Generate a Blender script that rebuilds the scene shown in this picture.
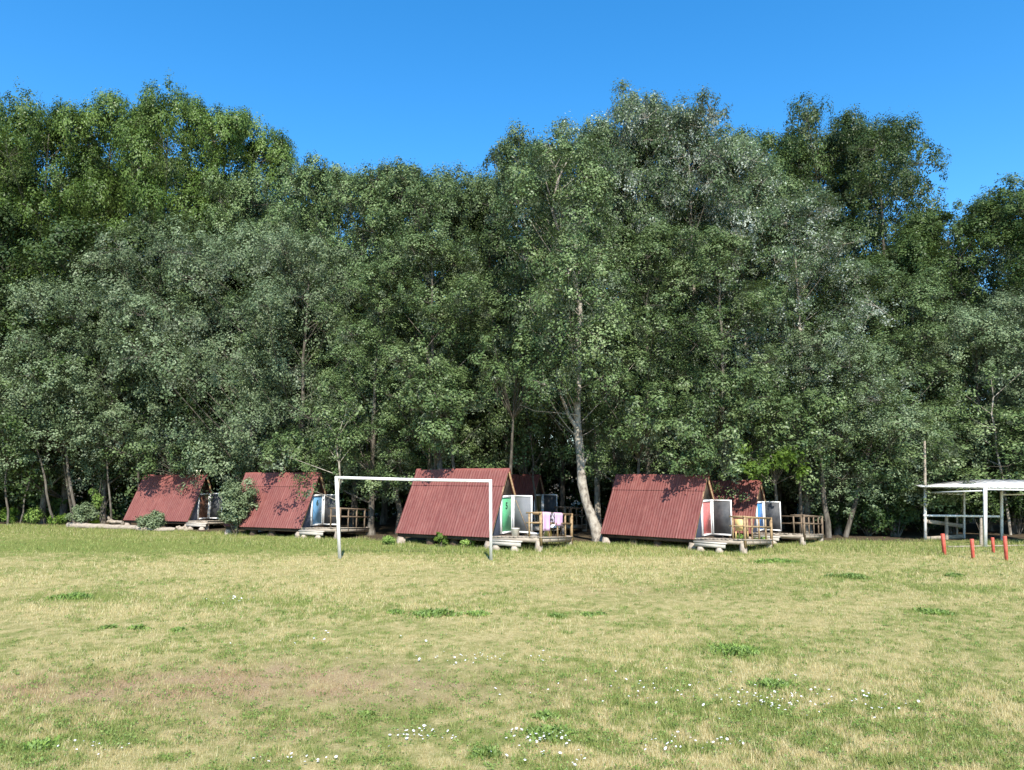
import bpy, math, random
import numpy as np
R = math.radians
scene = bpy.context.scene
for o in list(bpy.data.objects): bpy.data.objects.remove(o)
COL = scene.collection

# ---------------------------------------------------------------- camera
EYE, FPX, HOR = 2.8, 740.0, 476.0
TILT = math.atan2(HOR - 385.0, FPX)
cam = bpy.data.objects.new('camera', bpy.data.cameras.new('camera')); COL.objects.link(cam)
cam.location = (0, 0, EYE); cam.rotation_euler = (R(90) + TILT, 0, 0)
cam.data.sensor_fit = 'HORIZONTAL'; cam.data.sensor_width = 36.0
cam.data.lens = 36.0 * FPX / 1024.0; cam.data.clip_start = 0.1; cam.data.clip_end = 3000
scene.camera = cam

# ---------------------------------------------------------------- light
SUN_EL, SUN_A = 46.0, -6.0            # behind the camera, a little to its right
w = bpy.data.worlds.new('World'); scene.world = w; w.use_nodes = True
nt = w.node_tree; bg = nt.nodes['Background']
sky = nt.nodes.new('ShaderNodeTexSky'); sky.sky_type = 'NISHITA'; sky.sun_disc = False
sky.sun_elevation = R(SUN_EL); sky.sun_rotation = R(180 + SUN_A)
sky.air_density = 1.1; sky.dust_density = 0.3; sky.ozone_density = 4.0; sky.altitude = 400
hs = nt.nodes.new('ShaderNodeHueSaturation'); hs.inputs['Saturation'].default_value = 1.32
hs.inputs['Hue'].default_value = 0.497
nt.links.new(sky.outputs[0], hs.inputs['Color']); nt.links.new(hs.outputs[0], bg.inputs[0])
bg.inputs[1].default_value = 0.15
sl = bpy.data.lights.new('sun', 'SUN'); sun = bpy.data.objects.new('sun', sl); COL.objects.link(sun)
sl.energy = 4.7; sl.angle = R(0.53); sl.color = (1.0, 0.955, 0.88)
sun.rotation_euler = (R(90 - SUN_EL), 0, R(-SUN_A)); sun.location = (-20, -40, 60)
vs = scene.view_settings; vs.view_transform = 'Standard'; vs.look = 'None'; vs.exposure = 0.92; vs.gamma = 1.0
vs.use_curve_mapping = False
cy = scene.cycles
cy.max_bounces = 5; cy.diffuse_bounces = 3; cy.glossy_bounces = 2; cy.transmission_bounces = 3; cy.transparent_max_bounces = 6

def at(px, py, Y):
    dx, dy = (px - 512.0) / FPX, (385.0 - py) / FPX
    d = np.array([dx, math.cos(TILT) - math.sin(TILT) * dy, math.sin(TILT) + math.cos(TILT) * dy])
    return np.array([0, 0, EYE]) + d * (Y / d[1])
def ground(px, py, z=0.0):
    p = at(px, py, 1.0); dz = EYE - p[2]
    return at(px, py, (EYE - z) / dz)

# ---------------------------------------------------------------- materials
def mat(name): 
    m = bpy.data.materials.new(name); m.use_nodes = True
    return m, m.node_tree, m.node_tree.nodes['Principled BSDF']
def ramp(nt, fac, stops):
    r = nt.nodes.new('ShaderNodeValToRGB'); e = r.color_ramp.elements
    while len(e) < len(stops): e.new(0.5)
    for k, (p, c) in zip(e, stops): k.position = p; k.color = (*c, 1)
    nt.links.new(fac, r.inputs[0]); return r.outputs[0]
def noise(nt, scale, detail=4, rough=.6, stretch=None, coord='Object'):
    tc = nt.nodes.new('ShaderNodeTexCoord'); n = nt.nodes.new('ShaderNodeTexNoise')
    v = tc.outputs[coord]
    if stretch:
        mp = nt.nodes.new('ShaderNodeMapping'); mp.inputs['Scale'].default_value = stretch
        nt.links.new(v, mp.inputs[0]); v = mp.outputs[0]
    nt.links.new(v, n.inputs['Vector']); n.inputs['Scale'].default_value = scale
    n.inputs['Detail'].default_value = detail; n.inputs['Roughness'].default_value = rough
    return n.outputs['Fac']
def mixc(nt, fac, a, b, mode='MIX'):
    m = nt.nodes.new('ShaderNodeMix'); m.data_type = 'RGBA'; m.blend_type = mode
    for s, v in ((m.inputs[0], fac), (m.inputs[6], a), (m.inputs[7], b)):
        if hasattr(v, 'is_output'): nt.links.new(v, s)
        elif isinstance(v, (int, float)): s.default_value = v
        else: s.default_value = (*v, 1)
    return m.outputs[2]
def attr(nt, name):
    a = nt.nodes.new('ShaderNodeAttribute'); a.attribute_name = name; return a.outputs['Fac']
def speckle(name, stops, scale=6, rough=.8, bump=0.0, stretch=None, detail=5, spec=.3):
    m, nt, b = mat(name)
    f = noise(nt, scale, detail, .65, stretch)
    nt.links.new(ramp(nt, f, stops), b.inputs['Base Color'])
    b.inputs['Roughness'].default_value = rough; b.inputs['Specular IOR Level'].default_value = spec
    if bump:
        bp = nt.nodes.new('ShaderNodeBump'); bp.inputs['Strength'].default_value = bump; bp.inputs['Distance'].default_value = .02
        nt.links.new(f, bp.inputs['Height']); nt.links.new(bp.outputs[0], b.inputs['Normal'])
    return m
def leaf_mat(name, stops, back, trans=.22, rough=.5, objvar=.25):
    m, nt, b = mat(name)
    c = ramp(nt, attr(nt, 'v'), stops)
    oi = nt.nodes.new('ShaderNodeObjectInfo')
    vv = nt.nodes.new('ShaderNodeHueSaturation')
    mr = nt.nodes.new('ShaderNodeMapRange'); mr.inputs[3].default_value = 1 - objvar; mr.inputs[4].default_value = 1 + objvar
    nt.links.new(oi.outputs['Random'], mr.inputs[0]); nt.links.new(mr.outputs[0], vv.inputs['Value'])
    nt.links.new(c, vv.inputs['Color'])
    geo = nt.nodes.new('ShaderNodeNewGeometry')
    col = mixc(nt, geo.outputs['Backfacing'], vv.outputs[0], back)   # the paler underside of the leaves
    nt.links.new(col, b.inputs['Base Color']); b.inputs['Roughness'].default_value = rough
    b.inputs['Specular IOR Level'].default_value = .2
    t = nt.nodes.new('ShaderNodeBsdfTranslucent'); tc = mixc(nt, .5, vv.outputs[0], (.12, .2, .02)); nt.links.new(tc, t.inputs[0])
    mx = nt.nodes.new('ShaderNodeMixShader'); mx.inputs[0].default_value = trans
    nt.links.new(b.outputs[0], mx.inputs[1]); nt.links.new(t.outputs[0], mx.inputs[2])
    nt.links.new(mx.outputs[0], nt.nodes['Material Output'].inputs[0])
    return m
M = {}
M['poplar'] = leaf_mat('poplar_leaf', [(0, (.040, .068, .023)), (.45, (.082, .124, .041)), (.8, (.135, .184, .070)), (1, (.19, .235, .11))], (.15, .185, .115), .12, .42)
M['silver'] = leaf_mat('silver_poplar_leaf', [(0, (.036, .062, .026)), (.4, (.074, .112, .044)), (.8, (.13, .172, .08)), (1, (.42, .46, .38))], (.38, .42, .35), .10, .42)
M['willow'] = leaf_mat('grey_leaf', [(0, (.058, .088, .038)), (.5, (.118, .160, .076)), (1, (.195, .24, .13))], (.19, .23, .15), .12, .45)
M['broad'] = leaf_mat('broad_leaf', [(0, (.048, .090, .016)), (.5, (.102, .165, .032)), (1, (.16, .23, .055))], (.09, .125, .035), .22, .42)
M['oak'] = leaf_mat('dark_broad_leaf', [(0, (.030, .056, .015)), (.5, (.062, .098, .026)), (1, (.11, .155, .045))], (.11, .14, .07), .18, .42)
M['lime'] = leaf_mat('bright_leaf', [(0, (.05, .09, .015)), (.5, (.09, .15, .02)), (1, (.16, .24, .04))], (.14, .22, .05), .3, .5)
M['weed'] = leaf_mat('weed_leaf', [(0, (.10, .17, .03)), (.5, (.17, .26, .05)), (1, (.28, .38, .10))], (.17, .25, .07), .2, .5)
M['grey_bush'] = leaf_mat('grey_green_bush_leaf', [(0, (.08, .11, .05)), (.5, (.14, .18, .085)), (1, (.26, .31, .18))], (.28, .31, .21), .2, .5, 0)
M['deep'] = leaf_mat('shaded_wood_leaf', [(0, (.022, .040, .012)), (.5, (.045, .073, .02)), (1, (.08, .115, .035))], (.07, .095, .04), .12, .45)  # leaf colour darkened to paint in the shade under the canopy
M['shaded_shrub'] = leaf_mat('shaded_shrub_leaf', [(0, (.016, .032, .009)), (.5, (.030, .055, .014)), (1, (.06, .095, .025))], (.05, .075, .03), .1, .45)  # shade of the overhanging canopy is mixed into this leaf colour
M['yellow'] = leaf_mat('yellow_leaf', [(0, (.22, .30, .02)), (1, (.42, .50, .04))], (.35, .42, .06), .3, .5, 0)
M['bark'] = speckle('grey_bark', [(.3, (.035, .028, .02)), (.5, (.10, .085, .065)), (.72, (.21, .185, .15))], 2.2, .9, .6, (3, 3, .8))
M['pale_bark'] = speckle('pale_poplar_bark', [(.30, (.03, .024, .017)), (.40, (.17, .14, .11)), (.54, (.33, .29, .23)), (.78, (.48, .43, .36))], 2.6, .85, .5, (2, 2, 1.3))
M['wood'] = speckle('honey_wood', [(.3, (.19, .12, .06)), (.6, (.37, .25, .13)), (.8, (.48, .35, .20))], 3, .7, .1, (1, 1, 4))
M['old_rail'] = speckle('shaded_rail_wood', [(.3, (.10, .07, .045)), (.6, (.20, .14, .09)), (.8, (.28, .20, .13))], 3, .8, .1)  # dimmer rail wood: the shade on these decks is painted into the colour
M['grey_wood'] = speckle('weathered_wood', [(.3, (.20, .16, .12)), (.6, (.36, .30, .23)), (.8, (.46, .40, .32))], 3, .85, .2, (1, 5, 5))
M['dark_wood'] = speckle('dark_wood', [(.3, (.045, .03, .02)), (.7, (.10, .07, .045))], 3, .85, .1)
M['pale_wood'] = speckle('pale_step_wood', [(.3, (.30, .26, .21)), (.6, (.50, .45, .38)), (.8, (.60, .55, .48))], 3, .85, .15, (1, 5, 5))
M['stone'] = speckle('pier_stone', [(.3, (.22, .17, .13)), (.6, (.45, .37, .29)), (.8, (.60, .52, .43))], 5, .9, .5)
M['white'] = speckle('white_paint', [(.25, (.50, .47, .42)), (.42, (.76, .74, .70)), (.8, (.84, .82, .78))], 5, .5, .05)
M['old_white'] = speckle('worn_white_paint', [(.28, (.36, .29, .22)), (.38, (.70, .67, .62)), (.8, (.82, .80, .76))], 4, .6, .1)
M['navy'] = speckle('slate_blue_panel', [(.3, (.055, .065, .095)), (.8, (.085, .10, .14))], 2, .6)
M['green_d'] = speckle('green_door_paint', [(.3, (.085, .32, .15)), (.8, (.12, .42, .20))], 2, .45)
M['blue_d'] = speckle('blue_door_paint', [(.3, (.10, .23, .38)), (.8, (.15, .32, .50))], 2, .45)
M['deepblue_d'] = speckle('deep_blue_door_paint', [(.3, (.04, .16, .42)), (.8, (.07, .24, .55))], 2, .45)
M['red_d'] = speckle('red_door_paint', [(.3, (.45, .10, .09)), (.8, (.60, .18, .16))], 2, .45)
M['brown_d'] = speckle('brown_door_paint', [(.3, (.10, .045, .03)), (.8, (.17, .08, .05))], 2, .45)
M['olive_d'] = speckle('ochre_door_paint', [(.3, (.12, .09, .02)), (.8, (.20, .14, .04))], 2, .45)
M['ink'] = speckle('dark_number_paint', [(.3, (.01, .03, .02)), (.8, (.02, .05, .03))], 2, .6)
M['mesh'] = speckle('grey_insect_mesh', [(.3, (.13, .135, .14)), (.8, (.19, .19, .195))], 3, .7)
M['mesh_dark'] = speckle('dark_insect_mesh', [(.35, (.035, .037, .04)), (.8, (.11, .105, .10))], 3, .6)
M['metal'] = speckle('dull_metal', [(.3, (.2, .2, .2)), (.8, (.4, .4, .4))], 3, .4)
M['red_post'] = speckle('faded_red_paint', [(.3, (.36, .06, .035)), (.55, (.52, .10, .065)), (.8, (.62, .20, .15))], 6, .7, .1)
M['pink'] = speckle('pink_cloth', [(.3, (.70, .40, .60)), (.8, (.80, .52, .70))], 4, .9)
M['dark_cloth'] = speckle('black_and_white_cloth', [(.44, (.03, .025, .03)), (.5, (.6, .5, .58))], 9, .9)
M['white_cloth'] = speckle('white_cloth', [(.3, (.55, .54, .53)), (.8, (.78, .78, .77))], 4, .9)
M['mustard'] = speckle('mustard_plastic', [(.3, (.45, .28, .05)), (.8, (.60, .40, .09))], 2, .6)
M['pale_yellow'] = speckle('pale_yellow_board', [(.3, (.62, .42, .16)), (.8, (.75, .55, .25))], 2, .6)
M['bucket'] = speckle('cream_plastic', [(.3, (.55, .50, .40)), (.8, (.70, .66, .56))], 2, .5)
M['petal'] = speckle('white_petals', [(.3, (.7, .68, .66)), (.8, (.82, .8, .8))], 2, .7)

def roof_mat(name, a, b_, c):
    m, nt, b = mat(name)
    n1 = noise(nt, 1.3, 5, .6); n2 = noise(nt, 14, 3, .7, (1, .25, .25))
    col = ramp(nt, n1, [(.3, a), (.55, b_), (.75, c)])
    col = mixc(nt, ramp(nt, n2, [(.35, (0, 0, 0)), (.7, (.4, .4, .4))]), col, (.26, .125, .10))
    d = attr(nt, 'seam'); col = mixc(nt, d, col, (.12, .035, .03))
    nt.links.new(col, b.inputs['Base Color']); b.inputs['Roughness'].default_value = .62
    b.inputs['Specular IOR Level'].default_value = .3
    return m
M['roof'] = roof_mat('faded_red_corrugated', (.128, .034, .028), (.160, .044, .036), (.205, .066, .053))
M['cap'] = speckle('ridge_cap', [(.3, (.18, .055, .045)), (.8, (.29, .10, .08))], 5, .7)

# ---------------------------------------------------------------- mesh helpers
def npmesh(name, V, F, smooth=False, attrs=None):
    me = bpy.data.meshes.new(name); V = np.asarray(V, np.float32); F = np.asarray(F, np.int32)
    k = F.shape[1]
    me.vertices.add(len(V)); me.vertices.foreach_set('co', V.ravel())
    me.loops.add(F.size); me.loops.foreach_set('vertex_index', F.ravel())
    me.polygons.add(len(F)); me.polygons.foreach_set('loop_start', np.arange(len(F), dtype=np.int32) * k)
    if smooth: me.polygons.foreach_set('use_smooth', np.ones(len(F), bool))
    for n, (dom, val) in (attrs or {}).items():
        a = me.attributes.new(n, 'FLOAT', dom); a.data.foreach_set('value', np.asarray(val, np.float32))
    me.update(calc_edges=True); return me
def link(name, me, m=None, parent=None):
    o = bpy.data.objects.new(name, me); COL.objects.link(o)
    if m is not None and me is not None and not me.materials: me.materials.append(m)
    if parent is not None: o.parent = parent
    return o
def tag(o, label=None, cat=None, group=None, kind=None):
    if label: o['label'] = label
    if cat: o['category'] = cat
    if group: o['group'] = group
    if kind: o['kind'] = kind
    return o
def empty(name, loc, rz=0):
    o = bpy.data.objects.new(name, None); COL.objects.link(o); o.location = loc; o.rotation_euler = (0, 0, rz)
    o.empty_display_size = .3; return o
class G:
    """collects quads (triangles as doubled corners are avoided: boxes, tubes, sheets only)"""
    def __init__(s): s.V = []; s.F = []; s.n = 0; s.a = []
    def add(s, V, F, a=0.0):
        V = np.asarray(V, float); F = np.asarray(F, int)
        s.V.append(V); s.F.append(F + s.n); s.n += len(V); s.a.append(np.full(len(F), a)); return s
    def box(s, c, d, rot=0.0, jit=0.0, axis='z', a=0.0):
        h = np.array(d) / 2.0
        V = np.array([[x, y, z] for x in (-1, 1) for y in (-1, 1) for z in (-1, 1)], float) * h
        if jit: V += rng.normal(0, jit, V.shape)
        if rot:
            cs, sn = math.cos(rot), math.sin(rot); i, j = {'z': (0, 1), 'x': (1, 2), 'y': (0, 2)}[axis]
            A, B = V[:, i].copy(), V[:, j].copy(); V[:, i] = A * cs - B * sn; V[:, j] = A * sn + B * cs
        return s.add(V + np.array(c), [[0, 1, 3, 2], [4, 6, 7, 5], [0, 4, 5, 1], [2, 3, 7, 6], [0, 2, 6, 4], [1, 5, 7, 3]], a)
    def bar(s, p, q, w, h, a=0.0):
        p, q = np.array(p, float), np.array(q, float); d = q - p; L = np.linalg.norm(d); d /= L
        up = np.array([0, 0, 1.0]) if abs(d[2]) < .9 else np.array([0, 1.0, 0])
        sd = np.cross(d, up); sd /= np.linalg.norm(sd); up = np.cross(sd, d)
        V = [b + sd * sx * w / 2 + up * sy * h / 2 for b in (p, q) for sx, sy in ((-1, -1), (1, -1), (1, 1), (-1, 1))]
        return s.add(V, [[0, 1, 5, 4], [1, 2, 6, 5], [2, 3, 7, 6], [3, 0, 4, 7], [0, 3, 2, 1], [4, 5, 6, 7]], a)
    def tube(s, P, rad, k=8, wob=0.0, cap=True):
        P = np.asarray(P, float); rad = np.asarray(rad, float); n = len(P)
        T = np.gradient(P, axis=0); T /= np.linalg.norm(T, axis=1)[:, None] + 1e-9
        ref = np.array([1.0, .03, .02]) if abs(T[:, 0]).mean() < .8 else np.array([.02, 1.0, .03])
        A = np.cross(T, ref); A /= np.linalg.norm(A, axis=1)[:, None]; B = np.cross(T, A)
        th = np.arange(k) * 2 * np.pi / k
        rr = rad[:, None] * (1 + (rng.normal(0, wob, (n, k)) if wob else 0))
        V = P[:, None, :] + rr[..., None] * (np.cos(th)[None, :, None] * A[:, None, :] + np.sin(th)[None, :, None] * B[:, None, :])
        i = np.arange(n - 1)[:, None] * k; j = np.arange(k)[None, :]; jn = (j + 1) % k
        F = np.stack([i + j, i + jn, i + k + jn, i + k + j], -1).reshape(-1, 4)
        s.add(V.reshape(-1, 3), F)
        if cap:
            for r0, c in ((0, P[0]), ((n - 1) * k, P[-1])):
                ring = V.reshape(-1, 3)[r0:r0 + k]
                VV = np.vstack([ring, c]); 
                s.add(VV, [[jj, (jj + 1) % k, (jj + 2) % k, k] for jj in range(0, k, 2)])
        return s
    def build(s, name, m, parent=None, smooth=False, an=None):
        me = npmesh(name, np.vstack(s.V), np.vstack(s.F), smooth, {an: ('FACE', np.concatenate(s.a))} if an else None)
        return link(name, me, m, parent)
rng = np.random.default_rng(7)

def vnoise(x, y, scale, seed):
    r = np.random.default_rng(seed); T = r.random((256, 256))
    x = np.asarray(x) / scale + 1000.3; y = np.asarray(y) / scale + 1000.7
    xi, yi = np.floor(x).astype(int), np.floor(y).astype(int); fx, fy = x - xi, y - yi
    fx = fx * fx * (3 - 2 * fx); fy = fy * fy * (3 - 2 * fy)
    g = lambda a, b: T[a % 256, b % 256]
    return (g(xi, yi) * (1 - fx) + g(xi + 1, yi) * fx) * (1 - fy) + (g(xi, yi + 1) * (1 - fx) + g(xi + 1, yi + 1) * fx) * fy

# ---------------------------------------------------------------- ground
def forest_edge(x): return np.interp(x, [-40, -24, -14, -6, 0, 8, 14, 30], [46, 41.5, 36.5, 33.0, 31.5, 31.5, 32, 33])
BLOBS = [(75, 597, 1.5, .8, .55), (735, 650, 1.0, .42, .6), (780, 562, 1.5, .7, .5), (850, 577, 1.3, .6, .55), (240, 602, 1.6, .5, .5),
         (930, 613, .8, .35, .5), (640, 625, .9, .4, .3), (330, 541, 2.6, 1.3, .35), (470, 550, 4, 1.6, .3), (200, 548, 6, 2.5, .45), (60, 545, 6, 3.0, .5),
         (545, 615, .9, .5, .35), (960, 588, 2, .7, .4), (870, 560, 3, 1.2, .25), (90, 745, .55, .35, .4), (370, 720, .3, .5, .35), (730, 715, .9, .7, .25), (540, 740, .7, .3, .35),
         (440, 548, 1.0, .6, .5), (700, 590, 2.5, .8, .2), (560, 735, .4, .25, .3), (960, 740, .9, .4, .25)]
BL = [(*ground(a, b)[:2], c, d, e) for a, b, c, d, e in BLOBS]
def fields(x, y):
    g = .45 + .34 * (vnoise(x, y, 3.1, 1) - .5) + .22 * (vnoise(x, y, 1.1, 2) - .5) + .42 * (vnoise(x, y, .36, 3) - .5) + .85 * (vnoise(x, y, .12, 4) - .5)
    D = y
    g += np.interp(D, [6, 9, 12, 18, 24, 27, 30, 36, 42], [-.02, 0, -.06, -.10, -.12, -.02, .2, .32, .38])
    g += np.clip(x, 0, 15) * .010 * (D < 24)
    for bx, by, sx, sy, a in BL: g += a * np.exp(-((x - bx) / sx) ** 2 - ((y - by) / sy) ** 2)
    r = np.zeros_like(g)
    for px, py, sx, sy, a in ((260, 685, 1.9, 1.1, 1.1), (480, 690, 1.8, .8, .5), (60, 690, 1.8, .8, .7), (620, 590, 3, 1, .2), (300, 730, 1.2, .5, .3)):
        p = ground(px, py); r += a * np.exp(-((x - p[0]) / sx) ** 2 - ((y - p[1]) / sy) ** 2)
    r *= .25 + 1.3 * vnoise(x, y, .3, 9)
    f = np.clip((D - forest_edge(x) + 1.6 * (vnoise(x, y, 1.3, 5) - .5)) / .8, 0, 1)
    # trodden litter under the cabins
    return np.clip(g, 0, 1), np.clip(r, 0, 1), f
nr_, nc_ = 420, 560
dd = np.concatenate([np.linspace(-60, 4.5, 14), 4.5 * (70 / 4.5) ** (np.arange(1, nr_ + 1) / nr_), [90, 130, 200, 400, 900]])
uu = np.linspace(-1, 1, nc_)
X = np.sign(uu) * (np.abs(uu) * .80 + .9 * np.clip(np.abs(uu) - .86, 0, 1) ** 1.2 * 12)
XX = X[None, :] * np.maximum(np.abs(dd), 9)[:, None]; YY = np.repeat(dd[:, None], nc_, 1)
hh = .05 * (vnoise(XX, YY, 4, 11) - .5) + .028 * (vnoise(XX, YY, .55, 12) - .5) * (YY < 60)
g_, r_, f_ = fields(XX.ravel(), YY.ravel())
V = np.stack([XX, YY, hh], -1).reshape(-1, 3)
ii = np.arange(len(dd) - 1)[:, None] * nc_ + np.arange(nc_ - 1)[None, :]
Fq = np.stack([ii, ii + 1, ii + nc_ + 1, ii + nc_], -1).reshape(-1, 4)
m, nt, b = mat('meadow_ground')
dry = ramp(nt, noise(nt, 22, 5, .75, None), [(.25, (0.180, 0.135, 0.054)), (.5, (0.360, 0.293, 0.126)), (.75, (0.558, 0.477, 0.252))])
grn = ramp(nt, noise(nt, 28, 5, .75, None), [(.25, (0.059, 0.077, 0.018)), (.5, (0.144, 0.167, 0.041)), (.75, (0.261, 0.279, 0.081))])
red = ramp(nt, noise(nt, 30, 4, .7, None), [(.3, (.20, .13, .07)), (.7, (.42, .31, .18))])
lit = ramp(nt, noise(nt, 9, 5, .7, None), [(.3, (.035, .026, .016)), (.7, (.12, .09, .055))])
gf = nt.nodes.new('ShaderNodeMath'); gf.operation = 'ADD'; nt.links.new(attr(nt, 'green'), gf.inputs[0])
sb = nt.nodes.new('ShaderNodeMapRange'); sb.inputs[1].default_value = .3; sb.inputs[2].default_value = .7; sb.inputs[3].default_value = -.28; sb.inputs[4].default_value = .28
nt.links.new(noise(nt, 7, 6, .75), sb.inputs[0]); nt.links.new(sb.outputs[0], gf.inputs[1]); gf.use_clamp = True
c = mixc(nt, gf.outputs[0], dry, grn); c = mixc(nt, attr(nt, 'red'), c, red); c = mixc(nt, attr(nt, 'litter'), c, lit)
nt.links.new(c, b.inputs['Base Color']); b.inputs['Roughness'].default_value = .95; b.inputs['Specular IOR Level'].default_value = .1
bp = nt.nodes.new('ShaderNodeBump'); bp.inputs['Strength'].default_value = .7; bp.inputs['Distance'].default_value = .03
nt.links.new(noise(nt, 30, 5, .8), bp.inputs['Height']); nt.links.new(bp.outputs[0], b.inputs['Normal'])
gme = npmesh('ground', V, Fq, True, {'green': ('POINT', g_), 'red': ('POINT', r_), 'litter': ('POINT', f_)})
tag(link('ground', gme, m), kind='structure')

# grass blades: one uncountable sheet of blades, thinning with distance like the eye sees it
def blades(N, dmin, dmax, seed, hmul=1.0, wmul=1.0, sel=None):
    r = np.random.default_rng(seed)
    D = 1 / (1 / dmax + r.random(N) * (1 / dmin - 1 / dmax)); x = (r.random(N) * 2 - 1) * .80 * D
    g, rd, f = fields(x, D); keep = f < .6
    D, x, g, rd = D[keep], x[keep], g[keep], rd[keep]; n = len(D)
    tuft = vnoise(x, D, .18, 21)
    isg = r.random(n) < (g - .5) * 1.9 + .46
    isr = r.random(n) < rd * .7
    h = (.018 + .05 * r.random(n) ** 1.5 * (.35 + tuft)) * hmul * np.where(isg, 1 + .9 * np.clip(g - .55, 0, 1), .9)
    h *= 1 + .02 * np.clip(D - 8, 0, 20)
    wd = (.0035 + .00042 * D) * r.uniform(.6, 1.5, n) * wmul
    th = r.random(n) * 6.283; ln = r.normal(0, .55, (n, 2)) * h[:, None]
    z0 = np.full(n, -.03); base = np.stack([x, D, z0], 1)
    sd = np.stack([np.cos(th), np.sin(th) * .6, np.zeros(n)], 1) * wd[:, None] / 2
    tip = base + np.stack([ln[:, 0], ln[:, 1], h + .035], 1)
    V = np.stack([base - sd, base + sd, tip], 1).reshape(-1, 3)
    v = np.where(isg, .5 + .5 * r.random(n), .42 * r.random(n)); v = np.where(isr, -1, v)
    return V, np.arange(3 * n).reshape(-1, 3), v
m, nt, b = mat('grass_blades')
c = ramp(nt, attr(nt, 'v'), [(0, (0.306, 0.234, 0.099)), (.18, (0.504, 0.414, 0.180)), (.42, (0.702, 0.630, 0.378)), (.5, (0.090, 0.126, 0.023)), (.8, (0.243, 0.288, 0.072)), (1, (0.432, 0.441, 0.162))])
lt = nt.nodes.new('ShaderNodeMath'); lt.operation = 'LESS_THAN'; lt.inputs[1].default_value = -.5; nt.links.new(attr(nt, 'v'), lt.inputs[0])
c = mixc(nt, lt.outputs[0], c, (.37, .255, .14))
nt.links.new(c, b.inputs['Base Color']); b.inputs['Roughness'].default_value = .7; b.inputs['Specular IOR Level'].default_value = .2
t = nt.nodes.new('ShaderNodeBsdfTranslucent'); nt.links.new(c, t.inputs[0]); mx = nt.nodes.new('ShaderNodeMixShader'); mx.inputs[0].default_value = .3
nt.links.new(b.outputs[0], mx.inputs[1]); nt.links.new(t.outputs[0], mx.inputs[2]); nt.links.new(mx.outputs[0], nt.nodes['Material Output'].inputs[0])
V, F, v = blades(760000, 5.8, 46, 5)
V2, F2, v2 = blades(45000, 5.8, 30, 6, 2.1, .75)
r8 = np.random.default_rng(91); n = 90000; x = r8.uniform(-30, 30, n); D = forest_edge(x) - r8.random(n) ** 1.4 * 5.5 + .4; cl = vnoise(x, D, .8, 31)
h = (.05 + .22 * r8.random(n) * np.clip(cl * 1.6 - .45, 0, 1)); th = r8.random(n) * 6.28; wv = r8.uniform(.010, .022, n) / 2; ln = r8.normal(0, .3, (n, 2)) * h[:, None]
b0 = np.stack([x, D, 0 * x - .02], 1); sd = np.stack([np.cos(th), np.sin(th), 0 * x], 1) * wv[:, None]
V3 = np.stack([b0 - sd, b0 + sd, b0 + np.stack([ln[:, 0], ln[:, 1], h + .02], 1)], 1).reshape(-1, 3); v3 = np.where(r8.random(n) < .85, .5 + .5 * r8.random(n), .4 * r8.random(n))
V = np.vstack([V, V2, V3]); F = np.arange(len(V)).reshape(-1, 3); v = np.concatenate([v, v2, v3])
tag(link('grass', npmesh('grass', V, F, False, {'v': ('FACE', v)}), m), 'short dry yellow and green meadow grass', 'grass', kind='stuff')

# ---------------------------------------------------------------- foliage
def leaves(P, N, size, r, asp=.62, v=None):
    """rhombic leaves folded nowhere: P centres, N rough normals"""
    n = len(P)
    N = N / (np.linalg.norm(N, axis=1)[:, None] + 1e-9)
    a = r.normal(0, 1, (n, 3)); a -= (a * N).sum(1)[:, None] * N; a /= np.linalg.norm(a, axis=1)[:, None] + 1e-9
    b = np.cross(N, a); s = size * r.uniform(.65, 1.35, n)
    a = a * s[:, None] / 2; b = b * (s * asp)[:, None] / 2
    V = np.stack([P - a, P - b + a * .1, P + a, P + b + a * .1], 1).reshape(-1, 3)
    return V, np.arange(4 * n).reshape(-1, 4), (r.random(n) if v is None else v)
def crown_points(C, LR, ns, nl, sr, r, flat=.85, outw=1.25):
    """C lobe centres, LR lobe radii -> sub-clump centres and leaf points"""
    n = len(C); d = r.normal(0, 1, (n, ns, 3)); d[..., 2] = np.abs(d[..., 2]) * np.where(r.random((n, ns)) < .78, 1, -.8)
    d /= np.linalg.norm(d, axis=2)[..., None]
    rho = r.uniform(.72, 1.06, (n, ns, 1))
    S = C[:, None, :] + d * rho * LR[:, None, None] * np.array([1, 1, flat])
    sv = r.normal(0, .10, (n, ns)) + r.normal(0, .13, (n, 1))
    srr = sr * r.uniform(.6, 1.35, (n, ns, 1, 1))
    L = r.normal(0, 1, (n, ns, nl, 3)); L /= np.linalg.norm(L, axis=3)[..., None]
    P = S[:, :, None, :] + L * srr * r.random((n, ns, nl, 1)) ** .45
    Nn = L * .6 + d[:, :, None, :] * outw + np.array([0, 0, .5]) + r.normal(0, .42, L.shape)
    v = np.clip(.5 + sv[..., None] + r.normal(0, .2, (n, ns, nl)), 0, 1)
    return S, P.reshape(-1, 3), Nn.reshape(-1, 3), v.ravel()
PROF = {'poplar': ([0, .1, .3, .6, .8, .93, 1], [.55, .85, 1, .96, .84, .6, .28]),
        'broad': ([0, .15, .4, .7, .88, 1], [.5, .85, 1, .98, .86, .5]),
        'column': ([0, .1, .4, .8, .95, 1], [.7, .95, 1, .8, .5, .2]),
        'back': ([0, .1, .4, .7, .9, 1], [.75, 1, 1, .85, .6, .25])}
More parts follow.
